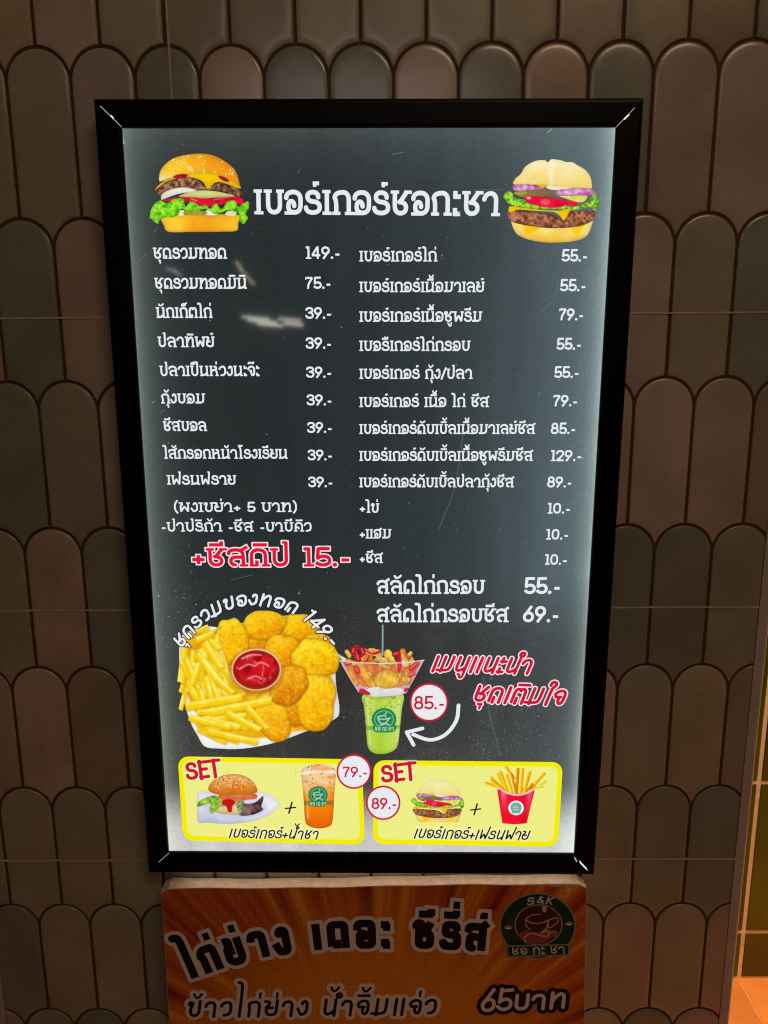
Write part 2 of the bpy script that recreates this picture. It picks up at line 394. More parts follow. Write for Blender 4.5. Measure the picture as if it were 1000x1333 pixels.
# ------------------------------------------------------------------ printed food pictures: inks mixed per grid point
class Pic:
    def __init__(s, x0, y0, x1, y1, sc, step=0.5):
        """x0..y1 in photo pixels; drawing units are 'sc' per pixel from the corner"""
        s.x0, s.y0, s.sc = x0, y0, sc
        s.px = np.arange(x0, x1 + step / 2, step); s.py = np.arange(y0, y1 + step / 2, step)
        s.X = ((s.px - x0) * sc)[None, :] + 0 * s.py[:, None]; s.Y = ((s.py - y0) * sc)[:, None] + 0 * s.px[None, :]
        s.col = np.zeros(s.X.shape + (3,)); s.a = np.zeros(s.X.shape); s.ox = s.oy = 0.0; s.k = 1.0
    def noise(s, scale, seed, oct=3):
        rng = np.random.default_rng(seed); out = np.zeros(s.X.shape); amp = 1; tot = 0
        for o in range(oct):
            u = s.X / scale * 2 ** o; v = s.Y / scale * 2 ** o
            n = int(max(u.max() - u.min(), v.max() - v.min())) + 3; lat = rng.random((n, n)); u = u - u.min(); v = v - v.min()
            i = u.astype(int); j = v.astype(int); fu = u - i; fv = v - j; fu = fu * fu * (3 - 2 * fu); fv = fv * fv * (3 - 2 * fv)
            out += amp * ((lat[j, i] * (1 - fu) + lat[j, i + 1] * fu) * (1 - fv) + (lat[j + 1, i] * (1 - fu) + lat[j + 1, i + 1] * fu) * fv)
            tot += amp; amp *= 0.55
        return out / tot
    def sd(s, pts, smooth=True):
        pts = np.array(pts, float) * s.k + np.array((s.ox, s.oy))
        if smooth: pts = spline(pts, True, 5)
        m = 60
        D = np.full(s.X.shape, 1e9); ins = np.zeros(s.X.shape, bool); n = len(pts)
        lo, hi = pts.min(0) - m, pts.max(0) + m
        ii = np.where((s.X[0] >= lo[0]) & (s.X[0] <= hi[0]))[0]; jj = np.where((s.Y[:, 0] >= lo[1]) & (s.Y[:, 0] <= hi[1]))[0]
        if len(ii) == 0 or len(jj) == 0: return D
        w = (slice(jj[0], jj[-1] + 1), slice(ii[0], ii[-1] + 1)); X, Y = s.X[w], s.Y[w]; d0 = np.full(X.shape, 1e9); i0 = np.zeros(X.shape, bool)
        for k in range(n):
            a, b = pts[k], pts[(k + 1) % n]; d = b - a; L2 = max(d @ d, 1e-9)
            t = np.clip(((X - a[0]) * d[0] + (Y - a[1]) * d[1]) / L2, 0, 1)
            d0 = np.minimum(d0, np.hypot(X - a[0] - t * d[0], Y - a[1] - t * d[1]))
            if a[1] != b[1]: i0 ^= ((a[1] > Y) != (b[1] > Y)) & (X < (b[0] - a[0]) * (Y - a[1]) / (b[1] - a[1]) + a[0])
        D[w] = np.where(i0, -d0, d0)
        return D
    def line(s, pts, r):
        pts = np.array(pts, float) * s.k + np.array((s.ox, s.oy)); D = np.full(s.X.shape, 1e9)
        for a, b in zip(pts[:-1], pts[1:]):
            d = b - a; L2 = max(d @ d, 1e-9)
            t = np.clip(((s.X - a[0]) * d[0] + (s.Y - a[1]) * d[1]) / L2, 0, 1)
            D = np.minimum(D, np.hypot(s.X - a[0] - t * d[0], s.Y - a[1] - t * d[1]))
        return D - r * s.k
    def fill(s, D, c, soft=5.0, op=1.0, alpha=True, rim=0.0, rimw=20.0):
        w = np.clip(0.5 - D / (soft * 1.0), 0, 1) * op
        c = np.asarray(c, float)
        if c.ndim == 1: c = np.broadcast_to(c, s.col.shape)
        if rim:
            f = 1 - rim * np.exp(np.minimum(D, 0) / rimw); c = c * f[..., None]
        s.col = s.col * (1 - w[..., None]) + c * w[..., None]
        if alpha: s.a = np.maximum(s.a, w)
    def ellipse(s, cx, cy, rx, ry, rot=0.0, n=28):
        return s.sd(ell(cx, cy, rx, ry, n, rot), False)
    def mix(s, a, b, t):
        t = np.clip(t, 0, 1)[..., None]; return np.asarray(a, float) * (1 - t) + np.asarray(b, float) * t
    def build(s, plane, name, mat, parent, layer, label=None, step=0.00012):
        ny, nx = s.X.shape; use = s.a > 0.5
        q = use[:-1, :-1] & use[:-1, 1:] & use[1:, 1:] & use[1:, :-1]
        vid = np.full((ny, nx), -1); need = np.zeros((ny, nx), bool)
        for dj in (0, 1):
            for di in (0, 1): need[dj:ny - 1 + dj, di:nx - 1 + di] |= q
        idx = np.argwhere(need); vid[need] = np.arange(len(idx))
        # sheet coordinates by the plane's exact projection
        px = s.px[idx[:, 1]]; py = s.py[idx[:, 0]]
        ray = np.stack([(px - CX) / FP, (py - CY) / FP, np.ones(len(px))], 1) @ M
        t = np.dot(plane.O - EYE, plane.n) / (ray @ plane.n); p = EYE + ray * t[:, None] - plane.O
        co = np.stack([p @ plane.r, np.full(len(px), -layer * step), p @ plane.u], 1)
        J, I = np.where(q); F = np.stack([vid[J, I], vid[J + 1, I], vid[J + 1, I + 1], vid[J, I + 1]], 1)
        me = bpy.data.meshes.new(name); me.from_pydata(co.tolist(), [], F.tolist()); me.update()
        at = me.color_attributes.new('ink', 'FLOAT_COLOR', 'POINT')
        c = np.ones((len(idx), 4), np.float32); c[:, :3] = lin(np.clip(s.col[idx[:, 0], idx[:, 1]], 0, 255)); at.data.foreach_set('color', c.ravel())
        o = link(name, me, mat, parent)
        if label: o['label'] = label
        return o

# ------------------------------------------------------------------ setting: floor, green tiled wall behind
rnd = random.Random(7)
def tile_mat(name, cols, rough, spec=0.5, nscale=9, amount=0.25, bump=0.15, coat=0.0):
    """glazed tile; every tile has a slightly different firing (object colour), with soft mottling"""
    m, n, l, b = new_mat(name)
    oi = n.new('ShaderNodeObjectInfo'); tc = n.new('ShaderNodeTexCoord')
    add = n.new('ShaderNodeVectorMath'); l.new(tc.outputs['Object'], add.inputs[0])
    sc = n.new('ShaderNodeMath'); sc.operation = 'MULTIPLY'; sc.inputs[1].default_value = 40; l.new(oi.outputs['Random'], sc.inputs[0]); l.new(sc.outputs[0], add.inputs[1])
    t = n.new('ShaderNodeTexNoise'); t.inputs['Scale'].default_value = nscale; t.inputs['Detail'].default_value = 4; l.new(add.outputs[0], t.inputs['Vector'])
    t2 = n.new('ShaderNodeTexNoise'); t2.inputs['Scale'].default_value = 260; t2.inputs['Detail'].default_value = 3; l.new(add.outputs[0], t2.inputs['Vector'])
    mr = n.new('ShaderNodeMapRange'); mr.inputs[1].default_value = 0.25; mr.inputs[2].default_value = 0.75; mr.inputs[3].default_value = 1 - amount; mr.inputs[4].default_value = 1 + amount; l.new(t.outputs['Fac'], mr.inputs[0])
    mr2 = n.new('ShaderNodeMapRange'); mr2.inputs[1].default_value = 0.3; mr2.inputs[2].default_value = 0.7; mr2.inputs[3].default_value = 0.93; mr2.inputs[4].default_value = 1.05; l.new(t2.outputs['Fac'], mr2.inputs[0])
    mu = n.new('ShaderNodeMath'); mu.operation = 'MULTIPLY'; l.new(mr.outputs[0], mu.inputs[0]); l.new(mr2.outputs[0], mu.inputs[1])
    v = n.new('ShaderNodeVectorMath'); v.operation = 'SCALE'; l.new(oi.outputs['Color'], v.inputs[0]); l.new(mu.outputs[0], v.inputs['Scale'])
    l.new(v.outputs[0], b.inputs['Base Color'])
    rr = n.new('ShaderNodeMapRange'); rr.inputs[3].default_value = rough - 0.06; rr.inputs[4].default_value = rough + 0.08; l.new(t.outputs['Fac'], rr.inputs[0]); l.new(rr.outputs[0], b.inputs['Roughness'])
    b.inputs['Specular IOR Level'].default_value = spec
    bp = n.new('ShaderNodeBump'); bp.inputs['Strength'].default_value = bump; bp.inputs['Distance'].default_value = 0.002; l.new(t.outputs['Fac'], bp.inputs['Height']); l.new(bp.outputs[0], b.inputs['Normal'])
    return m
def tile_block(name, w, h, d, bev):
    bm = bmesh.new(); bmesh.ops.create_cube(bm, size=1)
    for v in bm.verts: v.co = Vector((v.co.x * w, v.co.y * d, v.co.z * h))
    bmesh.ops.bevel(bm, geom=bm.edges[:], offset=bev, segments=2, affect='EDGES', profile=0.5)
    me = bpy.data.meshes.new(name); bm.to_mesh(me); bm.free()
    return me
YB = 1.552
floor = box('floor', (-3, -3.5, -0.06), (3.2, YB + 0.02, -0.0008), solid('floor joint mortar', (0.62, 0.33, 0.15), 0.9, noise=0.3, bump=0.3)); floor['kind'] = 'structure'
FM = tile_mat('terracotta floor tile', None, 0.42, 0.4, 7, 0.22, 0.25)
fme = tile_block('floor_tile', 0.297, 0.012, 0.297, 0.0015); fme.materials.append(FM)
for i in range(-4, 4):
    for j in range(5):
        o = bpy.data.objects.new('floor_tile', fme); COL.objects.link(o); o.parent = floor
        o.location = (0.812 + 0.15 + 0.3 * i, YB - 0.15 - 0.3 * j, -0.006); k = rnd.uniform(0.88, 1.1); o.color = (0.53 * k, 0.215 * k, 0.070 * k, 1)

gw = empty('green_tiled_wall', loc=(0.9, YB, 0)); tag(gw, 'olive green glazed tile wall with pale joints standing behind the pillar', 'wall')
box('mortar', (-2.2, -0.0050, 0), (1.4, 0.15, 2.9), solid('pale wall mortar', (0.92, 0.78, 0.58), 0.9, noise=0.2, bump=0.3), gw)
GM = tile_mat('olive glaze', None, 0.22, 0.5, 6, 0.35, 0.3)
gme = tile_block('wall_tile', 0.1925, 0.376, 0.014, 0.003); gme.materials.append(GM)
gme2 = tile_block('wall_tile', 0.1925, 0.119, 0.014, 0.003); gme2.materials.append(GM)
for i in range(-4, 4):
    for j in range(-1, 7):
        o = bpy.data.objects.new('wall_tile', gme2 if j < 0 else gme); COL.objects.link(o); o.parent = gw
        z = 0.0625 if j < 0 else 0.125 + 0.191 + 0.382 * j
        o.location = (0.814 + 0.1 + 0.2 * i - 0.9, 0.001, z); k = rnd.uniform(0.8, 1.15); o.color = (0.066 * k, 0.088 * k, 0.006 * k, 1)

# ------------------------------------------------------------------ pillar clad in scale tiles
YW = 1.04
PXL, PXR = -0.6235, 0.5222
pil = empty('tiled_pillar', loc=(-0.05, YW + 0.15, 0)); tag(pil, 'wide pillar clad in brown beige fish scale tiles with dark joints', 'pillar')
def inpil(o): o.parent = pil; o.matrix_parent_inverse = Matrix.Translation(-Vector(pil.location)); return o
inpil(box('grout_backing', (PXL - 0.004, YW + 0.0019, 0), (PXR + 0.004, YW + 0.34, 2.36), solid('dark brown grout', (0.085, 0.038, 0.014), 0.85, noise=0.35, nscale=200, bump=0.4)))
trim_m = solid('satin pinkish metal edge', (0.50, 0.46, 0.44), 0.42, 0.5, noise=0.15, nscale=30)
def trim(x0, x1, name='edge_trim'):
    # quarter round profile running the height of the pillar
    s = 1 if x1 > 0 else -1; xi, xo = (x0, x1) if s > 0 else (x1, x0); w = abs(x1 - x0)
    prof = [(xi, YW + 0.02), (xi, YW - 0.0012)] + [(xi + s * (0.0115 + (w - 0.0115) * math.sin(a)), YW - 0.0012 + 0.003 * (1 - math.cos(a))) for a in np.linspace(0, math.pi / 2, 8)] + [(xo, YW + 0.05)]
    V = [(x, y, z) for z in (0.0, 2.36) for x, y in prof]; n = len(prof)
    F = [(i, i + 1, n + i + 1, n + i) for i in range(n - 1)] + [tuple(range(n)), tuple(range(2 * n - 1, n - 1, -1))]
    return inpil(mesh(name, V, F, trim_m))
trim(PXR, 0.5385); trim(-0.640, PXL)
SM = tile_mat('brown beige glaze', None, 0.21, 0.6, 11, 0.17, 0.16)
RW = 0.0401                                     # half a scale's width
ROWS = [0.775, 0.572, 0.3690, 0.1690, -0.0375, -0.2390, -0.4460, -0.6390, -0.8400, -1.0320, -1.2340, -1.4360]
def ring(hh, i):
    """outline of a scale, inset by i: round head, straight sides, foot cut by the heads of the next row"""
    R = RW; P = []
    for a in np.linspace(0, math.pi, 19): P.append(((R - i) * math.cos(a), -R + (R - i) * math.sin(a)))
    zc = -hh - R; r2 = R + i
    for dx in -(i + (R - i) * np.linspace(0, 1, 9) ** 1.3): P.append((-R - dx, zc + math.sqrt(max(r2 * r2 - dx * dx, 0))))
    for dx in -(i + (R - i) * np.linspace(1, 0, 9)[1:] ** 1.3): P.append((R + dx, zc + math.sqrt(max(r2 * r2 - dx * dx, 0))))
    return P
def scale_mesh(hh):
    prof = [(0.0019, 0.0034), (0.0019, 0.0012), (0.0022, 0.0006), (0.0030, 0.0001), (0.0050, -0.0003), (0.0085, -0.00055), (0.0150, -0.0007)]
    V = []; F = []
    for i, y in prof: V += [(x, y, z) for x, z in ring(hh, i)]
    n = len(V) // len(prof)
    for k in range(len(prof) - 1):
        for q in range(n): F.append((k * n + q, k * n + (q + 1) % n, (k + 1) * n + (q + 1) % n, (k + 1) * n + q))
    F.append(tuple(range((len(prof) - 1) * n, len(prof) * n)))
    me = bpy.data.meshes.new('scale_tile'); me.from_pydata(V, [], F); me.update()
    bm = bmesh.new(); bm.from_mesh(me); bmesh.ops.triangulate(bm, faces=[f for f in bm.faces if len(f.verts) > 4]); bmesh.ops.recalc_face_normals(bm, faces=bm.faces); bm.to_mesh(me); bm.free()
    me.polygons.foreach_set('use_smooth', [True] * len(me.polygons)); me.materials.append(SM)
    return me
GLZ = [(0.29, 0.285, 0.215), (0.37, 0.33, 0.235), (0.44, 0.355, 0.295), (0.42, 0.325, 0.26), (0.235, 0.25, 0.20), (0.34, 0.32, 0.235), (0.31, 0.27, 0.20)]
KNOWN = {(2, -6): 5, (2, -5): 2, (2, -4): 4, (2, -3): 2, (2, -2): 4, (2, -1): 4, (2, 0): 2, (2, 1): 4, (2, 2): 3, (2, 3): 4, (2, 4): 3, (2, 5): 2}
for ri in range(len(ROWS)):
    z = ROWS[ri]; zn = ROWS[ri + 1] if ri + 1 < len(ROWS) else z - 0.2
    me0 = scale_mesh(z - zn)
    off = 0.0479 + (0.0 if ri % 2 == 0 else RW)
    for k in range(-10, 8):
        x = off + 2 * RW * k
        if x + RW < PXL + 0.002 or x - RW > PXR - 0.002 or z + H0 < 0.05: continue
        me = me0
        if x - RW < PXL or x + RW > PXR or z + H0 > 2.3 or zn - RW + H0 < 0.0:
            bm = bmesh.new(); bm.from_mesh(me0)
            for co, no in (((PXL + 0.0008 - x, 0, 0), (-1, 0, 0)), ((PXR - 0.0008 - x, 0, 0), (1, 0, 0)), ((0, 0, 0.001 - z - H0), (0, 0, -1)), ((0, 0, 2.36 - z - H0), (0, 0, 1))):
                bmesh.ops.bisect_plane(bm, geom=bm.verts[:] + bm.edges[:] + bm.faces[:], plane_co=co, plane_no=no, clear_outer=True)
            me = bpy.data.meshes.new('scale_tile'); bm.to_mesh(me); bm.free()
            if len(me.polygons) == 0: continue
            me.materials.append(SM)
        o = bpy.data.objects.new('scale_tile', me); COL.objects.link(o); o.location = (x, YW, z + H0); o.rotation_euler = (rnd.uniform(-0.0025, 0.0025), 0, rnd.uniform(-0.006, 0.006)); inpil(o)
        c = GLZ[KNOWN[(ri, k)]] if (ri, k) in KNOWN else rnd.choice(GLZ); v = rnd.uniform(0.9, 1.08); w = 1 + 0.05 * rnd.uniform(-1, 1)
        o.color = (c[0] * v * w, c[1] * v, c[2] * v / w, 1)
JM = solid('thin sand coloured joint', (0.66, 0.52, 0.42), 0.8, noise=0.35, nscale=120)
for z in (0.045, -0.359, -0.7615, -1.16, 0.449):
    xs = PXL
    inpil(box('tile_joint', (PXL, YW - 0.0016, z + H0 - 0.0012), (PXR, YW + 0.001, z + H0 + 0.0011), JM))
inpil(box('tile_joint', (-0.2690, YW - 0.0017, 0.252 + H0), (-0.2668, YW + 0.001, 0.92 + H0), JM))

# ------------------------------------------------------------------ the light box
XC, ZB = -0.02526, -0.75779
def old(x, y, z): return QR @ np.array((x, y, z)) + np.array((0, 0, H0))
SR, SU = QR @ np.array((1., 0, 0)), QR @ np.array((0, 0, 1.))
SH = Plane(old(XC, 1.006, ZB), SR, SU)
sign = empty('menu_light_box', SH.matrix()); tag(sign, 'lit menu light box with black frame and white Thai lettering on the pillar', 'menu board')
OX, OZ1 = 0.32940, 1.05296; IX0, IX1, IZ0, IZ1 = -0.29845, 0.29849, 0.03396, 1.02111
BK = solid('black powder coated aluminium', (0.0022, 0.0022, 0.0030), 0.38, 0.10, noise=0.3, nscale=300)
out = [(-OX, 0.0), (OX, 0.0), (OX, OZ1), (-OX, OZ1)]; inn = [(IX0, IZ0), (IX1, IZ0), (IX1, IZ1), (IX0, IZ1)]
rails = []
for s in range(4):
    a, b = out[s], out[(s + 1) % 4]; ia, ib = inn[s], inn[(s + 1) % 4]
    prof = [(0.0, 0.033), (0.0, -0.003), (0.07, -0.0055), (0.16, -0.006), (0.88, -0.006), (0.96, -0.0055), (1.0, -0.0035), (1.0, 0.003), (0.9, 0.033)]
    V = []
    for (o_, i_) in ((a, ia), (b, ib)):
        for t, y in prof: V.append((o_[0] + (i_[0] - o_[0]) * t, y, o_[1] + (i_[1] - o_[1]) * t))
    n = len(prof); F = [(q, (q + 1) % n, n + (q + 1) % n, n + q) for q in range(n)] + [tuple(range(n)), tuple(range(2 * n - 1, n - 1, -1))]
    # a hair of clearance at each mitre
    c0 = np.array(a) * 0.5 + np.array(b) * 0.5
    for i, v in enumerate(V):
        p = np.array((v[0], v[2])); d = (np.array(b) - np.array(a)) / np.linalg.norm(np.array(b) - np.array(a))
        p = p + d * (0.00025 if i < n else -0.00025); V[i] = (p[0], v[1], p[1])
    rails.append(mesh('frame_rail', V, F, BK, sign))
box('back_box', (-OX + 0.004, 0.012, 0.004), (OX - 0.004, 0.0330, OZ1 - 0.004), solid('white box interior', (0.7, 0.7, 0.7), 0.6), sign)
for px in (178, 765):
    p = SH(px, 127, 0.02)
    V = []; rad = 0.0072
    prof2 = [(-rad, OZ1 - 0.003)] + [(rad * math.cos(a), OZ1 - 0.0015 + rad * 0.75 * math.sin(a)) for a in np.linspace(math.pi, 0, 9)] + [(rad, OZ1 - 0.003)]
    for y in (0.020, 0.030): V += [(p[0] + x, y, z) for x, z in prof2]
    n = len(prof2); mesh('hanging_tab', V, [(q, (q + 1) % n, n + (q + 1) % n, n + q) for q in range(n)] + [tuple(range(n)), tuple(range(2 * n - 1, n - 1, -1))], BK, sign)

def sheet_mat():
    """dark print over an edge-lit panel: the glow towards the sides and the foot is put into the emission colour"""
    m, n, l, b = new_mat('dark print with edge glow in emission')
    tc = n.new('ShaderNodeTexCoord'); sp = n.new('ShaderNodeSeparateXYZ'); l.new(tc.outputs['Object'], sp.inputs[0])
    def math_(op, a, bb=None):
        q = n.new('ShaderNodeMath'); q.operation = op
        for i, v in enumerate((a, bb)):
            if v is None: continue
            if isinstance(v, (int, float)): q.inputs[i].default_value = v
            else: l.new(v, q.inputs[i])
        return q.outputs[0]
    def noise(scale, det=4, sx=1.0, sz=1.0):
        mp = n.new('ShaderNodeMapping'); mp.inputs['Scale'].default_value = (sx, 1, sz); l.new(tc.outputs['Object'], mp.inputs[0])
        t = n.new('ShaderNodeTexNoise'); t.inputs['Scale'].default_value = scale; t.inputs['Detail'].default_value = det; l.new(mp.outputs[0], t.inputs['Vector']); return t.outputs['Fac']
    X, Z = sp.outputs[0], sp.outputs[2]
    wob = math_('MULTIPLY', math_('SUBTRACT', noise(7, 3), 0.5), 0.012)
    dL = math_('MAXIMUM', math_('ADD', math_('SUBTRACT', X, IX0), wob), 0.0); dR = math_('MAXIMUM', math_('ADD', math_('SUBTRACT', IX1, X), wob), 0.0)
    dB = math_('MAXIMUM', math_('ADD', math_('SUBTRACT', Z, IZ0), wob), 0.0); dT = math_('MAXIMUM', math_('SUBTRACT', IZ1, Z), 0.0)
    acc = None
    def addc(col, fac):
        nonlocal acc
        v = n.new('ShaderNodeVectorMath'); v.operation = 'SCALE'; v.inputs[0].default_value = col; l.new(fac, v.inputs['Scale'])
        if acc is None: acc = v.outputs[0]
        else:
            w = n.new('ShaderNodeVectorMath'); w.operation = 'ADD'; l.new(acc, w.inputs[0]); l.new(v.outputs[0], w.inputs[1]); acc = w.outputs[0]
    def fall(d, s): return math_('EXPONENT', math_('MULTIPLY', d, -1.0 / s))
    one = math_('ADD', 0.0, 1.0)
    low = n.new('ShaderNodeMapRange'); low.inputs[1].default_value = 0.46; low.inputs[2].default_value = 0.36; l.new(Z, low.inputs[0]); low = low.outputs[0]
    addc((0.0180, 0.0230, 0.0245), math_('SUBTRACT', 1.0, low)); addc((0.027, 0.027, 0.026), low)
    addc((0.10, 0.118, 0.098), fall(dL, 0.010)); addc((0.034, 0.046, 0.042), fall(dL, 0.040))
    addc((0.21, 0.25, 0.215), fall(dR, 0.009)); addc((0.112, 0.160, 0.182), math_('MULTIPLY', fall(dR, 0.105), math_('SUBTRACT', 1.0, math_('MULTIPLY', low, 0.55))))  # wide bluish glow towards the right is put into the emission colour
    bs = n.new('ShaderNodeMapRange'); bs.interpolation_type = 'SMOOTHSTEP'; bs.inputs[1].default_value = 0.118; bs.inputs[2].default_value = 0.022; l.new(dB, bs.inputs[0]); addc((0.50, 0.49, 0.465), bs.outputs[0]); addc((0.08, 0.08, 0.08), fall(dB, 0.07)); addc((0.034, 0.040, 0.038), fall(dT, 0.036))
    # print grain, chalky grunge in the lower third, faint vertical bands
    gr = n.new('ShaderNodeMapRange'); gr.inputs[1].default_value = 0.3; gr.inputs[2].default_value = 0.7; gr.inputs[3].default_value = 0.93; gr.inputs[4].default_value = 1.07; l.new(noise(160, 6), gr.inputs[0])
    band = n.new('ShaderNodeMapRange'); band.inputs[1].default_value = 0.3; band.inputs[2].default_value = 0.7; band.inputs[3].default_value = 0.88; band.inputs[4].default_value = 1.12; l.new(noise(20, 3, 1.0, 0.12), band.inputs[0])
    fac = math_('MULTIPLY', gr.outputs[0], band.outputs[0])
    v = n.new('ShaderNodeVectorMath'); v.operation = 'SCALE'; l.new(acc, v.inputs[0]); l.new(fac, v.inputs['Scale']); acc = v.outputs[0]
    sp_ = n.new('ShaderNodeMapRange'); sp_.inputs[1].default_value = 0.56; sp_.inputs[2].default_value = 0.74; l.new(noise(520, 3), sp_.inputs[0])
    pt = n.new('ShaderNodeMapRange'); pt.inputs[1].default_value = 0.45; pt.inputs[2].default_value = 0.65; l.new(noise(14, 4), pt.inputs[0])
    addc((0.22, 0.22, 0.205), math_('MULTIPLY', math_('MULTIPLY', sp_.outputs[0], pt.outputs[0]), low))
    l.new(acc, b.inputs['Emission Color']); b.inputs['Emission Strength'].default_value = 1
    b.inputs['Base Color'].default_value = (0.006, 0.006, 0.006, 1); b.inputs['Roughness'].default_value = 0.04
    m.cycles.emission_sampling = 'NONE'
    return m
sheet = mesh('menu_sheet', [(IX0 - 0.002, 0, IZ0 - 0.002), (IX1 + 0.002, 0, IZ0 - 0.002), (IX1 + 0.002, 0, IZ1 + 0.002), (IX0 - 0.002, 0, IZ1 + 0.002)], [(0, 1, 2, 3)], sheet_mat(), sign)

WH = backlit('white ink', (229, 234, 240)); RED = backlit('crimson ink', (206, 22, 56)); RED2 = backlit('red ink', (226, 22, 58)); PALE = backlit('pale pink ink', (252, 226, 232))
INK = backlit('black ink', (24, 24, 26)); SHD = backlit('soft black ink', (34, 34, 34)); YEL = backlit('yellow ink', (243, 236, 2)); LEM = backlit('lemon ink', (238, 238, 134))
CRM = backlit('cream ink', (246, 244, 190)); BAD = backlit('badge white ink', (233, 235, 240)); LGT = backlit('leaking lamp light', (176, 176, 172)); LGT2 = backlit('bright leaking lamp light', (250, 250, 245))
def T(s, x0, y, x1, xh, **k): return text(SH, sheet, s, [(x0, y), (x1, k.pop('y1', y))], xh, k.pop('mat', WH), **k)
T('เบอร์เกอร์ชอกะชา', 331, 279, 651, 32.5, y1=281.5, weight=0.185)
for s, x0, y, x1, xh in (
        ('ชุดรวมทอด', 199.7, 337, 296, 14.7), ('ชุดรวมทอดมินิ', 201.5, 376, 322, 14.4), ('นักเก็ตไก่', 203.5, 414, 277, 14.2), ('ปลาทิพย์', 205.6, 452, 280, 14),
        ('ปลาเป็นห่วงนะจ๊ะ', 208, 489.6, 339, 13.6), ('กุ้งบอม', 210, 525.3, 268, 13.2), ('ชีสบอล', 212.7, 561.2, 270, 13), ('ไส้กรอกหน้าโรงเรียน', 213, 597.2, 375, 12.8), ('เฟรนฟราย', 217.5, 631, 308, 12.6),
        ('(ผงเขย่า+ 5 บาท)', 226.5, 666.5, 388, 12.6), ('-ปาปริก้า -ชีส -บาบีคิว', 209.5, 692, 406.5, 12.4),
        ('เบอร์เกอร์ไก่', 467.7, 340.5, 569.5, 14), ('เบอร์เกอร์เนื้อมาเลย์', 467.7, 380.4, 631, 13.8), ('เบอร์เกอร์เนื้อซูพรีม', 467.7, 419, 628, 13.8), ('เบอรืเกอร์ไก่กรอบ', 467.7, 457, 612.6, 13.6),
        ('เบอร์เกอร์ กุ้ง/ปลา', 467.7, 493.3, 615.6, 13.4), ('เบอร์เกอร์ เนื้อ ไก่ ชีส', 467.7, 530, 637, 13.2), ('เบอร์เกอร์ดับเบิ้ลเนื้อมาเลย์ชีส', 467.7, 565, 697, 13), ('เบอร์เกอร์ดับเบิ้ลเนื้อซูพรีมชีส', 467.7, 600, 694, 13),
        ('เบอร์เกอร์ดับเบิ้ลปลากุ้งชีส', 467.7, 634.4, 669.5, 12.8), ('+ไข่', 467.7, 667.6, 494, 12.6), ('+แฮม', 467.7, 701, 510, 12.4), ('+ชีส', 467.7, 733, 499, 12.4),
        ('สลัดไก่กรอบ', 490.5, 773.2, 631.5, 18.4), ('สลัดไก่กรอบชีส', 490.5, 810, 662.5, 18)):
    T(s, x0, y, x1, xh, weight=0.182)
for s, x0, y, x1, h in (
        ('149.-', 397, 337, 443.5, 14.6), ('75.-', 397, 376, 431.5, 14), ('39.-', 398, 415, 432, 13.7), ('39.-', 398.4, 454, 432.2, 13.4), ('39.-', 399, 491.8, 432.4, 13.2), ('39.-', 399.6, 527.8, 432.8, 13),
        ('39.-', 400.3, 563.5, 433, 12.8), ('39.-', 401, 599.2, 433.4, 12.6), ('39.-', 401.6, 634.2, 433.8, 12.4),
        ('55.-', 730.6, 340.5, 765, 14.4), ('55.-', 728.5, 379.2, 763, 14.2), ('79.-', 726.9, 417, 760, 14), ('55.-', 724, 455.3, 757, 13.8), ('55.-', 721, 492, 754, 13.6), ('79.-', 719.3, 529, 752, 13.4), ('85.-', 716.6, 565, 749.7, 13.2),
        ('129.-', 715.8, 600.3, 757.6, 13), ('89.-', 712, 634.5, 744.7, 12.8), ('10.-', 711.7, 668.6, 743, 12.6), ('10.-', 709.8, 702.4, 740.6, 12.4), ('10.-', 708.2, 735.2, 738.8, 12.4),
        ('55.-', 681.6, 773.2, 730, 19.4), ('69.-', 680, 810, 728, 19)):
    T(s, x0, y, x1, h * 1.07, weight=0.178, name='price')
T('+ชีสดิป 15.-', 249, 737.5, 457.5, 24, mat=RED2, weight=0.19, halos=((0.0017, PALE),))
ARC = [(236, 845), (249.6, 828), (259, 817), (269, 808.5), (282, 801), (294, 795), (306, 791), (318, 788.4), (330, 787.4), (344, 788.2), (356, 790), (375.6, 795.4), (390, 802.5), (402, 811.6), (416.4, 825), (431, 841)]
text(SH, sheet, 'ชุดรวมของทอด 149.-', ARC, 15, WH, layer=12, weight=0.20, serif=False, slant=0.22, rnd=True, halos=((0.0013, SHD),), digit=1.15)
text(SH, sheet, 'เมนูแนะนำ', [(559, 873.5), (690, 877)], 19.5, RED, layer=3, weight=0.19, serif=False, slant=0.34, rnd=True, halos=((0.0017, PALE),))
text(SH, sheet, 'ชุดเติมใจ', [(613, 913), (733, 918)], 20.5, RED, layer=3, weight=0.19, serif=False, slant=0.30, rnd=True, halos=((0.0017, PALE),))
arrow = spline([(597, 918), (594, 938), (580, 956), (560, 963), (538, 956)], False, 6)
shape(SH, sheet, 'curved_arrow', WH, 3, (), [(arrow, 2.7), ([(550, 948), (529.5, 953), (538.5, 969.5)], 2.7)])

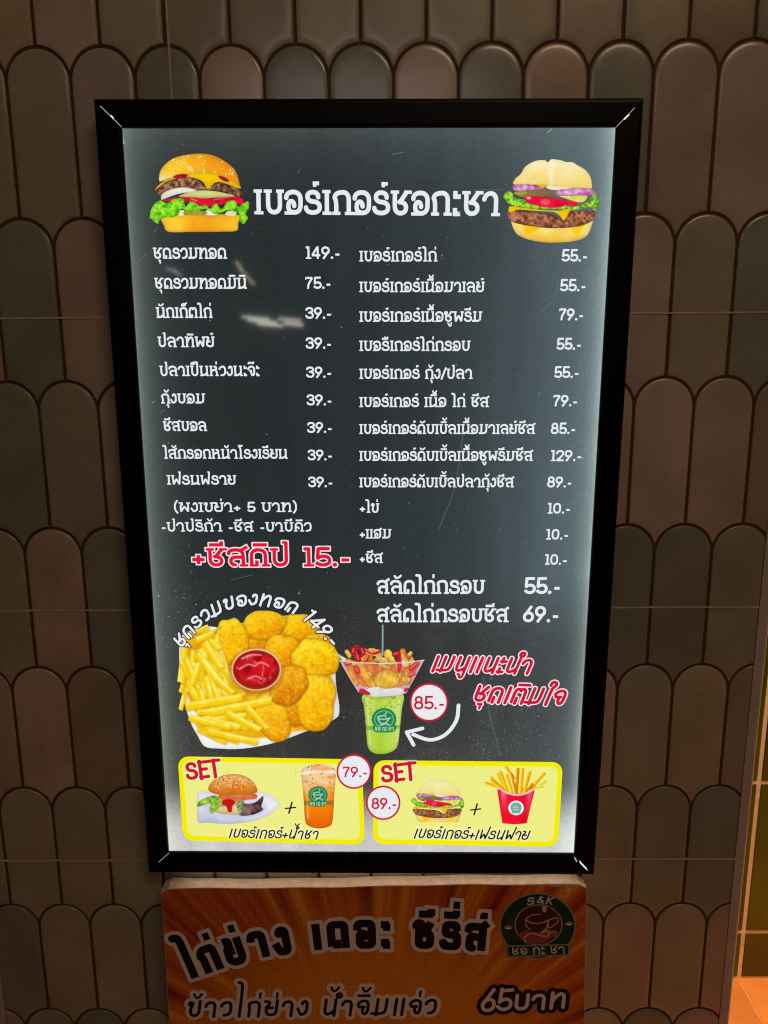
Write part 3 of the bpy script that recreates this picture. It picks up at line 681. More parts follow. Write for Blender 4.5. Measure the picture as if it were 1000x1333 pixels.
# set panels, badges
def rrect(plane, x0, y0, x1, y1, rad):
    a, b = plane(x0, y0), plane(x1, y1); return a, b, rad
def panel(pts, rad_px, name, mat, layer):
    P = np.array(pts, float); out = []
    n = 4
    for i in range(4):
        p, a, b = P[i], P[i - 1], P[(i + 1) % 4]
        da = (a - p) / np.linalg.norm(a - p); db = (b - p) / np.linalg.norm(b - p); s, e = p + da * rad_px, p + db * rad_px
        for t in np.linspace(0, 1, 9):
            k = 0.55; c1 = s + (p - s) * k; c2 = e + (p - e) * k
            out.append((1 - t) ** 3 * s + 3 * (1 - t) ** 2 * t * c1 + 3 * (1 - t) * t * t * c2 + t ** 3 * e)
    return shape(SH, sheet, name, mat, layer, [out], cell=0.0008)
def inset(pts, d):
    P = np.array(pts, float); c = P.mean(0); return [(x + (d if x < c[0] else -d), y + (d if y < c[1] else -d)) for x, y in P]
Q1 = [(231.5, 984.5), (471.5, 988.5), (475, 1099.5), (238.5, 1094)]; Q2 = [(486.5, 989.5), (733, 992), (726.5, 1102), (485.5, 1098.5)]
for Q in (Q1, Q2):
    panel(Q, 14, 'set_panel_border', YEL, 1); panel(inset(Q, 6.2), 9, 'set_panel', LEM, 2)
def badge(cx, cy, r, s, x0, x1, y, h):
    shape(SH, sheet, 'price_badge_ring', RED, 20, [ell(cx, cy, r, r)]); shape(SH, sheet, 'price_badge', BAD, 21, [ell(cx, cy, r - 2.3, r - 2.3)])
    T(s, x0, y, x1, h, mat=RED, layer=22, weight=0.15, name='price')
badge(461, 1003.2, 22.6, '79.-', 446, 479, 1010.5, 13.5); badge(499, 1043.8, 22.4, '89.-', 483.5, 517, 1052, 14.5); badge(558.5, 913.2, 25, '85.-', 538.5, 579, 922.5, 17)
text(SH, sheet, 'SET', [(244.5, 1014.5), (289, 1009)], 23, RED, layer=24, weight=0.185, serif=False, rnd=True, slant=0.05, halos=((0.0012, CRM),))
text(SH, sheet, 'SET', [(497.5, 1018), (542.5, 1012.5)], 23, RED, layer=24, weight=0.185, serif=False, rnd=True, slant=0.05, halos=((0.0012, CRM),))
text(SH, sheet, 'เบอร์เกอร์+น้ำชา', [(297, 1089), (414, 1091)], 11.5, INK, layer=24, weight=0.15, serif=False, rnd=True, slant=0.30, halos=((0.0011, CRM),))
text(SH, sheet, 'เบอร์เกอร์+เฟรนฟาย', [(537, 1089.5), (687, 1092)], 12, INK, layer=24, weight=0.15, serif=False, rnd=True, slant=0.30, halos=((0.0011, CRM),))
for cx, cy in ((378.5, 1050), (619, 1052)):
    shape(SH, sheet, 'plus_sign', INK, 24, (), [([(cx - 6.5, cy + 1), (cx + 6.5, cy - 0.5)], 1.1), ([(cx + 2, cy - 7), (cx - 2, cy + 7)], 1.2)])

# ---- food pictures
PM = backlit_picture()
def seeds(p, D, cnt, seed, box_, c, rx=7, ry=12):
    r = random.Random(seed)
    for _ in range(cnt):
        x, y = r.uniform(box_[0], box_[2]), r.uniform(box_[1], box_[3])
        e = p.ellipse(x, y, rx * r.uniform(.7, 1.2), ry * r.uniform(.6, 1.1), r.uniform(-.5, .5), 10)
        p.fill(np.maximum(e, D + 10 * p.k), c, 4, 0.85, False); p.fill(np.maximum(p.ellipse(x + 3, y + 8, rx, 4, 0, 8), D + 10 * p.k), (190, 120, 20), 5, 0.25, False)
def leafy(p, D, lo, hi, seed, scale=70):
    n1 = p.noise(scale, seed, 4); n2 = p.noise(scale * 0.45, seed + 1, 3); v = np.abs(n1 - 0.5) * 5
    p.fill(D, p.mix(p.mix(hi, lo, np.clip((n2 - 0.35) * 2.4, 0, 1)), np.array(hi) * 0.25 + np.array((215, 255, 120)) * 0.75, np.exp(-v * 3.0) * 0.75), 5, rim=0.25, rimw=12)
def meat(p, D, seed, a=(186, 132, 98), b=(86, 48, 34), sc=26):
    n1 = p.noise(sc, seed, 3); n2 = p.noise(sc * 5, seed + 3, 2)
    p.fill(D, p.mix(b, a, (n1 - 0.28) * 2.1 + (n2 - 0.5) * 0.5), 5, rim=0.35, rimw=14)

def burger_one():
    p = Pic(190, 190, 330, 310, 7.143, 0.5)
    bun = p.sd([(135, 645), (300, 630), (600, 632), (868, 640), (862, 720), (845, 790), (700, 800), (400, 803), (210, 800), (165, 740)])
    n = p.noise(150, 3, 3)
    p.fill(bun, p.mix((255, 206, 52), (244, 152, 22), np.clip(1 - np.abs(p.X - 560) / 330, 0, 1) * 0.8 + (n - 0.5) * 0.9), 5, rim=0.25, rimw=16)
    for q, c in (([(290, 640), (300, 600), (360, 600), (350, 645)], (226, 238, 190)), ([(550, 640), (560, 600), (640, 590), (660, 640)], (226, 236, 226)), ([(740, 640), (760, 605), (840, 600), (830, 650)], (206, 226, 180))):
        p.fill(p.sd(q), c)
    p.fill(p.sd([(360, 640), (380, 590), (480, 590), (560, 610), (550, 640)]), p.mix((96, 120, 20), (206, 190, 60), p.noise(30, 9)))
    lt = p.sd([(35, 655), (60, 560), (130, 505), (200, 530), (260, 495), (345, 492), (372, 560), (420, 510), (500, 555), (560, 550), (600, 580), (650, 530), (705, 585), (760, 515), (830, 512), (862, 560), (905, 535), (952, 512), (962, 580), (930, 632), (952, 670), (912, 728), (872, 700), (862, 630), (775, 600), (700, 625), (640, 632), (590, 600), (540, 590), (440, 600), (370, 600), (330, 590), (300, 640), (240, 665), (190, 662), (140, 680), (112, 728), (60, 690)], True)
    tm = p.sd([(170, 500), (330, 470), (480, 478), (620, 488), (760, 462), (880, 478), (912, 515), (890, 548), (780, 525), (640, 566), (560, 560), (480, 545), (420, 515), (360, 525), (190, 515)])
    p.fill(tm, p.mix((232, 16, 52), (150, 12, 34), (p.noise(60, 5) - 0.35) * 1.6), 5); p.fill(p.line([(420, 490), (470, 510)], 7), (255, 130, 140), 8, 0.8, False); p.fill(p.line([(640, 500), (760, 478)], 6), (250, 110, 120), 10, 0.7, False)
    on2 = p.sd([(300, 468), (430, 422), (560, 412), (700, 428), (835, 466), (700, 478), (560, 488), (430, 478)]); p.fill(on2, p.mix((238, 236, 170), (206, 196, 110), (p.Y - 410) / 90), 5, rim=0.2)
    mt = p.sd([(108, 420), (150, 350), (280, 298), (400, 285), (500, 330), (560, 385), (640, 350), (720, 340), (830, 385), (900, 425), (906, 460), (870, 478), (780, 445), (680, 420), (560, 408), (470, 412), (380, 395), (250, 410), (170, 450), (140, 485), (106, 450)]); meat(p, mt, 11, (196, 150, 112), (84, 44, 30))
    on1 = p.sd([(140, 500), (155, 445), (260, 396), (380, 388), (470, 412), (420, 428), (300, 450), (200, 485), (150, 505)]); p.fill(on1, p.mix((250, 250, 232), (214, 216, 186), (p.Y - 400) / 120), 5, rim=0.15)
    leafy(p, lt, (52, 160, 8), (136, 236, 24), 21)
    tb = p.sd([(122, 322), (130, 240), (180, 168), (260, 112), (380, 80), (520, 70), (640, 90), (760, 158), (840, 240), (872, 376), (780, 330), (640, 275), (480, 262), (340, 272), (220, 305), (150, 330)])
    n = p.noise(170, 31, 3)
    c = p.mix((252, 200, 44), (240, 142, 18), (p.X - 330) / 430 * 0.9 - (p.Y - 180) / 420 + (n - 0.5) * 0.5); c = p.mix(c, (254, 240, 196), np.clip((p.Y - 215 - (p.X - 130) * 0.12) / 110, 0, 1) * np.clip((520 - p.X) / 380, 0, 0.95))
    p.fill(tb, c, 5, rim=0.18, rimw=18); seeds(p, tb, 62, 4, (200, 80, 850, 300), (255, 236, 168))
    ch = p.sd([(88, 418), (110, 370), (200, 312), (380, 268), (560, 254), (700, 282), (872, 366), (864, 398), (720, 342), (640, 348), (575, 402), (520, 330), (400, 290), (270, 306), (170, 345)])
    p.fill(ch, p.mix((255, 212, 10), (240, 164, 0), (p.Y - 270) / 180), 5, rim=0.12)
    for cx, cy, rx, ry, ro in ((322, 282, 68, 20, -0.12), (725, 306, 56, 17, 0.45)): p.fill(p.ellipse(cx, cy, rx, ry, ro), p.mix((206, 30, 34), (120, 10, 14), p.noise(40, 8)), 6)
    p.build(SH, 'hamburger_picture', PM, sheet, 3, 'picture of a sesame bun hamburger with white onion and lettuce')
burger_one()

def burger_two(p, ox=0.0, oy=0.0, k=1.0, soft=5.0, fade=0.0):
    p.ox, p.oy, p.k = ox, oy, k
    U = (p.X - ox) / k; W = (p.Y - oy) / k
    bb = p.sd([(120, 600), (300, 640), (700, 660), (860, 600), (858, 680), (810, 770), (700, 815), (500, 830), (330, 815), (190, 770), (130, 700)])
    p.fill(bb, p.mix((250, 226, 130), (246, 196, 66), np.clip((W - 700) / 120, 0, 1) + (p.noise(90 * k, 2) - 0.5)), soft, rim=0.15)
    p.fill(p.sd([(225, 650), (400, 680), (340, 715), (285, 748), (245, 740), (235, 700)]), (252, 196, 10), soft, 1, False); p.fill(p.sd([(670, 690), (790, 660), (770, 700), (740, 752), (705, 745)]), (252, 206, 20), soft, 1, False)
    mt = p.sd([(68, 540), (120, 530), (300, 545), (480, 560), (590, 615), (640, 545), (760, 530), (880, 530), (885, 590), (840, 640), (720, 680), (520, 694), (330, 680), (150, 645), (85, 610)]); meat(p, mt, 41, (206, 138, 104), (112, 58, 38), 24 * k)
    lt = p.sd([(35, 400), (70, 350), (120, 360), (150, 410), (250, 430), (400, 490), (560, 470), (680, 490), (760, 470), (830, 440), (865, 380), (905, 362), (930, 440), (925, 500), (885, 535), (840, 500), (700, 530), (560, 520), (400, 520), (200, 500), (110, 480), (60, 440)]); leafy(p, lt, (66, 128, 16), (166, 232, 60), 51, 60 * k)
    tm = p.sd([(245, 415), (270, 392), (420, 400), (600, 425), (720, 455), (720, 490), (620, 480), (560, 500), (440, 502), (330, 480), (255, 455)]); 
    dk = p.sd([(150, 350), (400, 310), (560, 330), (620, 400), (420, 400), (240, 410), (170, 390)]); p.fill(dk, p.mix((110, 84, 84), (150, 130, 60), p.noise(60 * k, 6)), soft)
    p.fill(p.sd([(560, 395), (700, 390), (815, 385), (800, 440), (740, 455), (620, 420)]), p.mix((206, 196, 40), (240, 236, 150), p.noise(40 * k, 61)), soft); p.fill(p.sd([(130, 365), (230, 350), (260, 370), (180, 390)]), (160, 160, 50), soft)
    p.fill(tm, p.mix((240, 22, 66), (196, 14, 40), (p.noise(60 * k, 7) - .3) * 1.5), soft); p.fill(p.ellipse(430, 450, 45, 30), (246, 120, 130), 20 * k, 0.6, False); p.fill(p.ellipse(275, 412, 22, 14), (252, 190, 196), 12 * k, 0.8, False)
    ch = p.sd([(85, 530), (100, 488), (200, 500), (400, 522), (560, 528), (660, 512), (640, 560), (600, 622), (560, 580), (500, 545), (330, 535), (180, 522), (110, 548)]); p.fill(ch, (253, 204, 12), soft, rim=0.1)
    tb = p.sd([(136, 290), (145, 235), (200, 185), (240, 120), (330, 68), (420, 58), (450, 76), (490, 50), (580, 62), (620, 76), (680, 78), (730, 108), (800, 150), (850, 220), (862, 320), (800, 325), (600, 318), (440, 300), (300, 290)])
    n = p.noise(110 * k, 71, 3); c = p.mix((250, 232, 164), (244, 210, 100), np.clip((W - 120) / 200, 0, 1) * 0.7 + (n - 0.5) * 0.9); c = p.mix(c, (255, 250, 224), np.exp(-((U - 480) / 28) ** 2) * 0.5 + np.clip((150 - W) / 120, 0, 0.4))
    p.fill(tb, p.mix(c, (240, 240, 150), np.full(c.shape[:2], fade)), soft, rim=0.08); seeds(p, tb, 40, 9, (220, 120, 820, 290), (255, 248, 206), 6, 9)
    p.fill(p.sd([(330, 285), (430, 290), (410, 318), (370, 305)]), (244, 176, 24), soft); p.fill(p.sd([(440, 300), (660, 318), (640, 340), (480, 335)]), (240, 226, 210), soft)
    for q in ([(128, 292), (160, 284), (300, 290), (420, 325), (300, 338), (140, 345)], [(540, 345), (600, 330), (760, 320), (880, 340), (872, 385), (700, 390), (545, 385)]):
        D = p.sd(q); p.fill(D, p.mix((196, 80, 160), (232, 200, 238), np.clip(p.noise(34 * k, 81, 2) * 1.6 - 0.3, 0, 1)), soft, rim=0.3, rimw=8)
    p.ox = p.oy = 0.0; p.k = 1.0
p = Pic(650, 200, 790, 325, 7.143, 0.5); burger_two(p); p.build(SH, 'hamburger_picture', PM, sheet, 3, 'picture of a pale bun hamburger with purple onion rings')
p = Pic(528, 1008, 612, 1070, 7.143, 0.4); burger_two(p, 30, 20, 0.555, 4, 0.45); p.build(SH, 'hamburger_picture', PM, sheet, 5)

def platter():
    p = Pic(222, 786, 446, 978, 3.571, 0.55); ox, oy = (222 - 200) * 3.571, (786 - 740) * 3.571
    p.ox, p.oy = -ox, -oy; X, Y = p.X + ox, p.Y + oy
    pl = p.sd([(118, 400), (132, 310), (180, 285), (250, 268), (330, 270), (480, 235), (600, 218), (690, 222), (740, 270), (800, 320), (840, 400), (850, 540), (866, 660), (835, 706), (700, 762), (560, 812), (420, 838), (300, 838), (238, 828), (205, 780), (165, 700), (135, 580)])
    p.fill(pl, p.mix((250, 250, 250), (214, 216, 226), np.clip((X - 560) / 320, 0, 1) * 0.6 + (Y > 760) * 0.15), 4, rim=0.12, rimw=8)
    p.fill(p.sd([(140, 330), (260, 290), (560, 250), (720, 250), (800, 330), (830, 600), (780, 730), (640, 760), (480, 790), (330, 770), (220, 700), (150, 560)]), p.mix((250, 214, 30), (222, 140, 8), p.noise(70, 12)), 14)
    def nugget(cx, cy, rx, ry, rot, seed, a=(255, 206, 10), b=(236, 150, 4), spk=0.7):
        r = random.Random(seed); pts = []
        for t in np.linspace(0, 2 * math.pi, 14, endpoint=False):
            q = 1.06 + r.uniform(-0.09, 0.09); x, y = rx * math.cos(t) * q, ry * math.sin(t) * q; pts.append((cx + x * math.cos(rot) - y * math.sin(rot), cy + x * math.sin(rot) + y * math.cos(rot)))
        cx0 = cx
        D = p.sd(pts); p.fill(D - 4, (176, 96, 4), 13, 0.45, False); p.fill(p.sd([(x + 2, y + 5) for x, y in pts]), (206, 118, 4), 7, 0.7)
        n = p.noise(42, seed, 4); n2 = p.noise(9, seed + 50, 2); lx = np.clip(((X - cx) * -0.45 + (Y - cy) * -0.8) / max(rx, ry) * 0.5 + 0.5, 0, 1)
        c = p.mix(b, a, lx * 1.1 + (n - 0.5) * 1.1 + (n2 - 0.5) * spk); c = p.mix(c, (255, 226, 60), np.clip(lx * 1.5 - 0.7, 0, 1) * 0.75); c = p.mix(c, (206, 112, 4), np.clip((p.noise(13, seed + 7, 2) - 0.66) * 4, 0, 0.32)); c = p.mix(c, (255, 236, 100), np.clip((p.noise(11, seed + 9, 2) - 0.62) * 4, 0, 0.35))
        p.fill(D, c, 5, rim=0.20, rimw=7)
    nugget(680, 272, 85, 58, 0.2, 101); nugget(480, 352, 60, 34, 0.1, 102, (246, 172, 10), (214, 122, 4)); nugget(770, 350, 70, 45, 0.3, 110)
    nugget(512, 262, 96, 66, -0.25, 103); nugget(358, 338, 74, 104, 0.05, 104, (255, 214, 10), (242, 164, 2)); nugget(605, 385, 90, 72, 0.35, 105, (252, 184, 10), (230, 138, 4))
    nugget(753, 418, 102, 86, 0.2, 106, (255, 222, 20), (240, 172, 2), 0.9); nugget(655, 660, 60, 72, -0.5, 111, (248, 178, 14), (222, 126, 4)); nugget(550, 690, 72, 112, -0.35, 107, (255, 208, 24), (240, 156, 6)); nugget(750, 622, 88, 130, 0.12, 108, (255, 214, 20), (242, 160, 4), 0.8)
    nugget(632, 545, 72, 98, 0.55, 109, (246, 172, 16), (212, 118, 4))
    r = random.Random(5)
    def fry(a, b, w, seed, al=1.0):
        d = np.array(b, float) - np.array(a, float); nn = np.array((-d[1], d[0])) / np.linalg.norm(d); r_ = random.Random(seed); w = w * 1.12; u = d / np.linalg.norm(d)
        qd = [np.array(a) + nn * w - u * r_.uniform(0, 8), np.array(a) - nn * w * r_.uniform(.7, 1), np.array(a) * .5 + np.array(b) * .5 - nn * w * r_.uniform(.75, 1.1), np.array(b) - nn * w * r_.uniform(.6, 1) + u * r_.uniform(0, 8), np.array(b) + nn * w * r_.uniform(.7, 1), np.array(a) * .5 + np.array(b) * .5 + nn * w * r_.uniform(.85, 1.15)]
        D = p.sd(qd, False); p.fill(p.sd([q_ + np.array((5, 7)) for q_ in qd], False), (214, 150, 4), 9, 0.55);  side = ((X - a[0]) * nn[0] + (Y - a[1]) * nn[1]) / w
        if nn[1] > 0: side = -side
        p.fill(D, p.mix((252, 206, 12), (255, 248, 128), np.clip(side * 2.2 + 0.55, 0, 1) * 0.7 + (p.noise(30, seed, 2) - 0.5) * 0.8), 6, rim=0.10, rimw=4)
    for i in range(36):
        a = (r.uniform(132, 300), r.uniform(300, 560)); an = r.uniform(0.7, 1.9); L = r.uniform(90, 170); fry(a, (a[0] + L * math.cos(an), a[1] + L * math.sin(an)), r.uniform(11, 16), 200 + i)
    for i in range(12):
        a = (r.uniform(190, 330), r.uniform(660, 760)); an = r.uniform(-0.2, 0.5); L = r.uniform(90, 190); fry(a, (a[0] + L * math.cos(an), min(a[1] + L * math.sin(an), 812)), r.uniform(12, 16), 240 + i)
    for i, (a, b, w) in enumerate((((200, 330), (275, 300), 14), ((180, 300), (255, 268), 12), ((150, 420), (205, 560), 15), ((235, 340), (310, 460), 16), ((200, 395), (320, 545), 17), ((215, 440), (180, 540), 14), ((330, 470), (420, 590), 15), ((240, 500), (265, 600), 15), ((295, 515), (370, 580), 14), ((215, 560), (235, 640), 15), ((150, 640), (410, 595), 18), ((265, 665), (545, 612), 19), ((435, 640), (525, 740), 14), ((340, 670), (495, 752), 15), ((270, 700), (400, 740), 16), ((165, 690), (360, 740), 16), ((250, 755), (480, 805), 15))):
        fry(a, b, w, 300 + i)
    p.fill(p.ellipse(475, 480, 124, 108), (140, 70, 10), 26, 0.55, False)
    p.fill(p.ellipse(478, 472, 117, 100), p.mix((232, 206, 150), (206, 120, 70), (Y - 380) / 190), 5); p.fill(p.ellipse(478, 470, 109, 91), (150, 40, 22), 5)
    n = p.noise(70, 401, 3); n2 = p.noise(38, 402, 2); kd = p.ellipse(478, 466, 102, 84); p.fill(kd, p.mix((196, 8, 22), (236, 30, 40), n * 1.5 - 0.3), 5, rim=0.25)
    rd = np.abs(p.noise(64, 405, 3) - 0.5) + 0.25 * np.abs(p.noise(30, 406, 2) - 0.5); low_ = np.clip((p.noise(50, 407, 2) - 0.45) * 4, 0, 1)
    p.fill(kd + 8, p.mix(p.col, (255, 176, 176), np.exp(-rd * 26) * 0.8 * low_), 6, 1.0, False); p.fill(kd + 6, p.mix(p.col, (120, 0, 10), np.clip((p.noise(46, 408, 2) - 0.52) * 4, 0, 0.7)), 6, 1.0, False)
    for a in ([(412, 418), (450, 402), (500, 402)], [(402, 466), (440, 446), (470, 452), (500, 436), (535, 452)], [(440, 512), (475, 500), (500, 512)]):
        p.fill(np.maximum(p.line(spline(a, False, 5), 3.2), kd), (255, 196, 190), 8, 0.8, False)
    p.fill(np.abs(p.ellipse(478, 470, 113, 95)) - 2.2, (250, 214, 170), 4, 0.8, False)
    p.build(SH, 'fried_platter_picture', PM, sheet, 3, 'picture of fries, nuggets and a ketchup bowl on a white plate')
platter()

def logo(p, cx, cy, r, ink=(24, 126, 84), line=(196, 226, 190)):
    p.fill(p.ellipse(cx, cy, r, r * 0.9), ink, 5, 0.95); p.fill(np.abs(p.ellipse(cx, cy, r * 0.76, r * 0.68)) - r * 0.03, line, 5, 0.7, False)
    for q in ([(-0.5, -0.1), (-0.1, 0.02), (0.5, -0.1)], [(-0.5, -0.1), (-0.3, 0.3), (0.1, 0.32), (0.4, -0.05)], [(-0.35, 0.55), (0.1, 0.36), (0.45, 0.5)], [(0.1, -0.4), (0.2, -0.55)], [(-0.5, -0.2), (0.0, -0.3), (0.15, -0.2)]):
        p.fill(p.line(spline([(cx + a * r, cy + b * r) for a, b in q], False, 4), r * 0.05), line, 5, 0.9, False)
def cup_words(p, cx, y, w, h, line=(214, 232, 200)):
    adv, cl = layout('ชอ กะ ชา'); k = w / adv
    for x0, x1, items, ch, _ in cl:
        if ch == ' ': continue
        for pts, wf, kd in items:
            if wf < 0: continue
            p.fill(p.line([(cx - w / 2 + q[0] * k, y - q[1] * h / 100) for q in pts], h * 0.09), line, 5, 0.9, False)
def snack_cup():
    p = Pic(430, 805, 560, 990, 7.21, 0.5)
    body = p.sd([(305, 715), (500, 735), (685, 710), (675, 850), (660, 1000), (640, 1170), (600, 1240), (500, 1275), (400, 1262), (350, 1200), (335, 1050), (318, 860)])
    n = p.noise(40, 3, 3); fo = np.clip((1020 - p.Y) / 260, 0, 1)
    c = p.mix((172, 210, 58), (202, 226, 108), np.clip(np.abs(p.X - 470) / 190, 0, 1)); c = p.mix(c, (206, 236, 110), fo * (n - 0.25) * 1.2); c = p.mix(c, (120, 158, 30), np.clip((p.noise(16, 4, 2) - 0.62) * 6, 0, 1) * fo)
    p.fill(body, c, 5, rim=0.22, rimw=18); p.fill(np.maximum(p.line([(345, 760), (375, 1180)], 9), body), (226, 246, 160), 20, 0.5, False); p.fill(np.maximum(p.line([(650, 760), (625, 1150)], 8), body), (230, 246, 170), 20, 0.5, False)
    p.fill(np.maximum(p.sd([(310, 1000), (500, 1015), (660, 995), (655, 1030), (500, 1050), (320, 1045)], False), body + 6), (92, 150, 50), 5, 0.55, False)
    logo(p, 505, 945, 116); p.fill(p.sd([(405, 1005), (500, 1015), (615, 1000), (600, 1060), (500, 1070), (415, 1062)]), (40, 140, 76), 5, 1, False); cup_words(p, 508, 1052, 180, 34)
    bw = p.sd([(80, 385), (200, 410), (500, 420), (720, 410), (886, 385), (800, 545), (715, 700), (640, 720), (500, 728), (360, 722), (262, 690), (180, 560)], False)
    p.fill(bw, p.mix((206, 190, 206), (160, 140, 158), p.noise(120, 8)), 5)
    p.fill(np.maximum(p.sd([(120, 410), (850, 400), (760, 600), (640, 650), (300, 640), (190, 540)], False), bw), p.mix((240, 150, 40), (206, 60, 40), p.noise(60, 9) * 1.4 - 0.2), 8)
    r = random.Random(17)
    def chip(a, b, w, c, seed):
        D = p.line([a, b], w); p.fill(p.line([(a[0] + 6, a[1] + 10), (b[0] + 6, b[1] + 10)], w), (150, 60, 20), 10, 0.5); n_ = p.noise(34, seed, 2)
        p.fill(D, p.mix(np.array(c) * 0.82, np.minimum(np.array(c) * 1.1 + 14, 255), n_ * 1.6 - 0.3), 5, rim=0.25, rimw=8)
    for i in range(34):
        a = (r.uniform(160, 760), r.uniform(300, 560)); an = r.uniform(0.3, 2.6); L = r.uniform(50, 110); x1, y1 = a[0] + L * math.cos(an), min(a[1] + L * math.sin(an), 610); lim = (y1 - 385) * 0.55
        if min(a[0], x1) < 130 + max(0, lim) or max(a[0], x1) > 850 - max(0, lim): continue
        chip(a, (x1, y1), r.uniform(20, 30), r.choice([(250, 150, 20), (246, 190, 60), (236, 110, 30), (244, 170, 60)]), 500 + i)
    chip((60, 340), (140, 385), 18, (226, 216, 150), 540); chip((155, 310), (180, 350), 22, (226, 190, 70), 541); chip((170, 470), (240, 600), 26, (246, 140, 30), 542); chip((290, 480), (390, 620), 36, (252, 160, 24), 543); chip((340, 420), (410, 500), 34, (246, 110, 30), 544)
    chip((380, 310), (470, 330), 36, (246, 176, 90), 545); chip((540, 330), (570, 400), 42, (250, 196, 70), 546); chip((690, 360), (700, 420), 40, (246, 206, 110), 547); chip((450, 380), (520, 400), 30, (244, 190, 90), 548)
    D = p.ellipse(530, 575, 118, 88, -0.1); p.fill(D - 6, (170, 90, 10), 14, 0.6, False); p.fill(D, p.mix((214, 150, 14), (250, 204, 60), p.noise(30, 560) * 1.8 - 0.4), 5, rim=0.25, rimw=14)
    for q, w in (([(215, 320), (222, 290), (255, 270)], 26), ([(300, 290), (312, 330)], 22), ([(255, 350), (270, 390)], 26), ([(330, 290), (400, 330), (470, 310)], 12), ([(600, 340), (640, 330), (650, 420), (655, 490)], 22), ([(700, 330), (740, 370)], 12), ([(150, 430), (190, 420)], 16), ([(760, 470), (810, 430)], 26), ([(240, 460), (260, 500)], 24), ([(360, 360), (330, 400)], 12), ([(740, 540), (790, 520)], 14)):
        p.fill(p.line(spline(q, False, 5), w), p.mix((226, 22, 46), (186, 10, 30), p.noise(30, 571)), 6, 0.95); p.fill(p.line([(q[0][0] - 4, q[0][1] - 6), (q[1][0] - 4, q[1][1] - 6)], 4), (255, 160, 150), 6, 0.8, False)
    p.fill(bw, (232, 222, 236), 5, 0.14, False); p.fill(np.abs(bw) - 3, (230, 220, 236), 6, 0.7)
    p.fill(p.line([(90, 392), (200, 414), (500, 424), (720, 414), (884, 388)], 4), (240, 226, 232), 5, 0.85)
    p.fill(p.sd([(300, 690), (420, 640), (520, 660), (640, 650), (720, 690), (600, 720), (500, 735), (380, 728)]), p.mix((206, 204, 210), (246, 246, 246), p.noise(60, 90)), 8, 0.9); p.fill(p.sd([(275, 665), (310, 660), (375, 700), (360, 720), (280, 700)]), (206, 34, 56), 6); p.fill(p.sd([(690, 665), (720, 650), (740, 660), (700, 695)]), (206, 40, 66), 6)
    p.fill(p.line([(470, 420), (440, 640)], 3), (246, 236, 230), 5, 0.5, False); p.fill(p.line([(690, 420), (610, 650)], 3), (246, 236, 230), 5, 0.5, False); p.fill(p.line([(120, 440), (250, 660)], 3), (236, 226, 240), 6, 0.7, False)
    st = p.line([(495, 66), (492, 340)], 12); p.fill(st, p.mix((70, 104, 92), (150, 186, 170), np.exp(-((p.X - 491) / 7) ** 2)), 5)
    p.build(SH, 'snack_cup_picture', PM, sheet, 3, 'picture of a green drink cup carrying a bowl of fried snacks')
snack_cup()

def plated_burger():
    p = Pic(254, 1003, 368, 1076, 6.25, 0.45); ox, oy = (254 - 230) * 6.25, (1003 - 985) * 6.25; p.ox, p.oy = -ox, -oy; X, Y = p.X + ox, p.Y + oy
    pl = p.sd([(164, 296), (260, 284), (500, 278), (660, 282), (760, 305), (825, 350), (845, 385), (800, 440), (700, 500), (560, 535), (400, 548), (260, 535), (166, 518)], True); pl = np.maximum(pl, 166 - X)
    p.fill(pl, p.mix((236, 236, 244), (190, 194, 220), np.clip((Y - 400) / 130, 0, 1) * 0.7 + (X < 330) * 0.15 + (p.noise(120, 2) - .5) * 0.6), 4, rim=0.1)
    p.fill(np.maximum(p.ellipse(480, 410, 260, 90), pl + 20), (196, 198, 224), 14, 0.6)
    p.fill(p.sd([(310, 430), (330, 380), (500, 380), (640, 420), (600, 465), (450, 470), (340, 455)]), p.mix((246, 226, 180), (226, 190, 120), p.noise(50, 3)), 5, rim=0.25)
    leafy(p, p.sd([(165, 390), (200, 350), (290, 315), (350, 320), (420, 330), (470, 350), (400, 400), (360, 400), (330, 430), (285, 460), (265, 420), (280, 380), (230, 390), (180, 405)]), (84, 140, 30), (172, 216, 70), 15, 46)
    lv = p.sd([(500, 350), (560, 380), (640, 370), (700, 320), (705, 350), (690, 400), (705, 430), (640, 465), (560, 480), (510, 470), (520, 430), (500, 400)]); n = p.noise(44, 18, 3); p.fill(lv, p.mix((66, 40, 44), (150, 116, 116), np.clip(n * 2 - 0.5, 0, 1)), 5, rim=0.3); leafy(p, p.sd([(490, 350), (540, 340), (550, 380), (520, 470), (495, 420)]), (80, 110, 60), (160, 186, 120), 19, 40)
    p.fill(p.sd([(350, 310), (500, 320), (640, 300), (650, 340), (560, 350), (450, 370), (370, 350)]), p.mix((206, 70, 46), (232, 150, 80), p.noise(40, 20)), 5)
    p.fill(p.sd([(380, 350), (440, 345), (480, 370), (455, 400), (450, 445), (420, 445), (405, 400), (370, 385)]), p.mix((226, 24, 24), (170, 10, 14), p.noise(30, 21)), 5)
    bun = p.sd([(258, 270), (275, 215), (320, 175), (390, 145), (480, 138), (560, 155), (620, 195), (655, 250), (650, 290), (560, 312), (440, 315), (330, 305)])
    p.fill(bun, p.mix((240, 176, 96), (218, 116, 22), np.clip((Y - 170) / 110, 0, 1) * 0.9 + (p.noise(80, 22) - 0.5) * 0.7), 5, rim=0.2, rimw=14); seeds(p, bun, 70, 23, (290, 150, 640, 260), (250, 222, 180), 5, 6); seeds(p, bun, 50, 24, (300, 150, 640, 270), (130, 60, 20), 4, 4)
    p.build(SH, 'plated_burger_picture', PM, sheet, 5)
plated_burger()

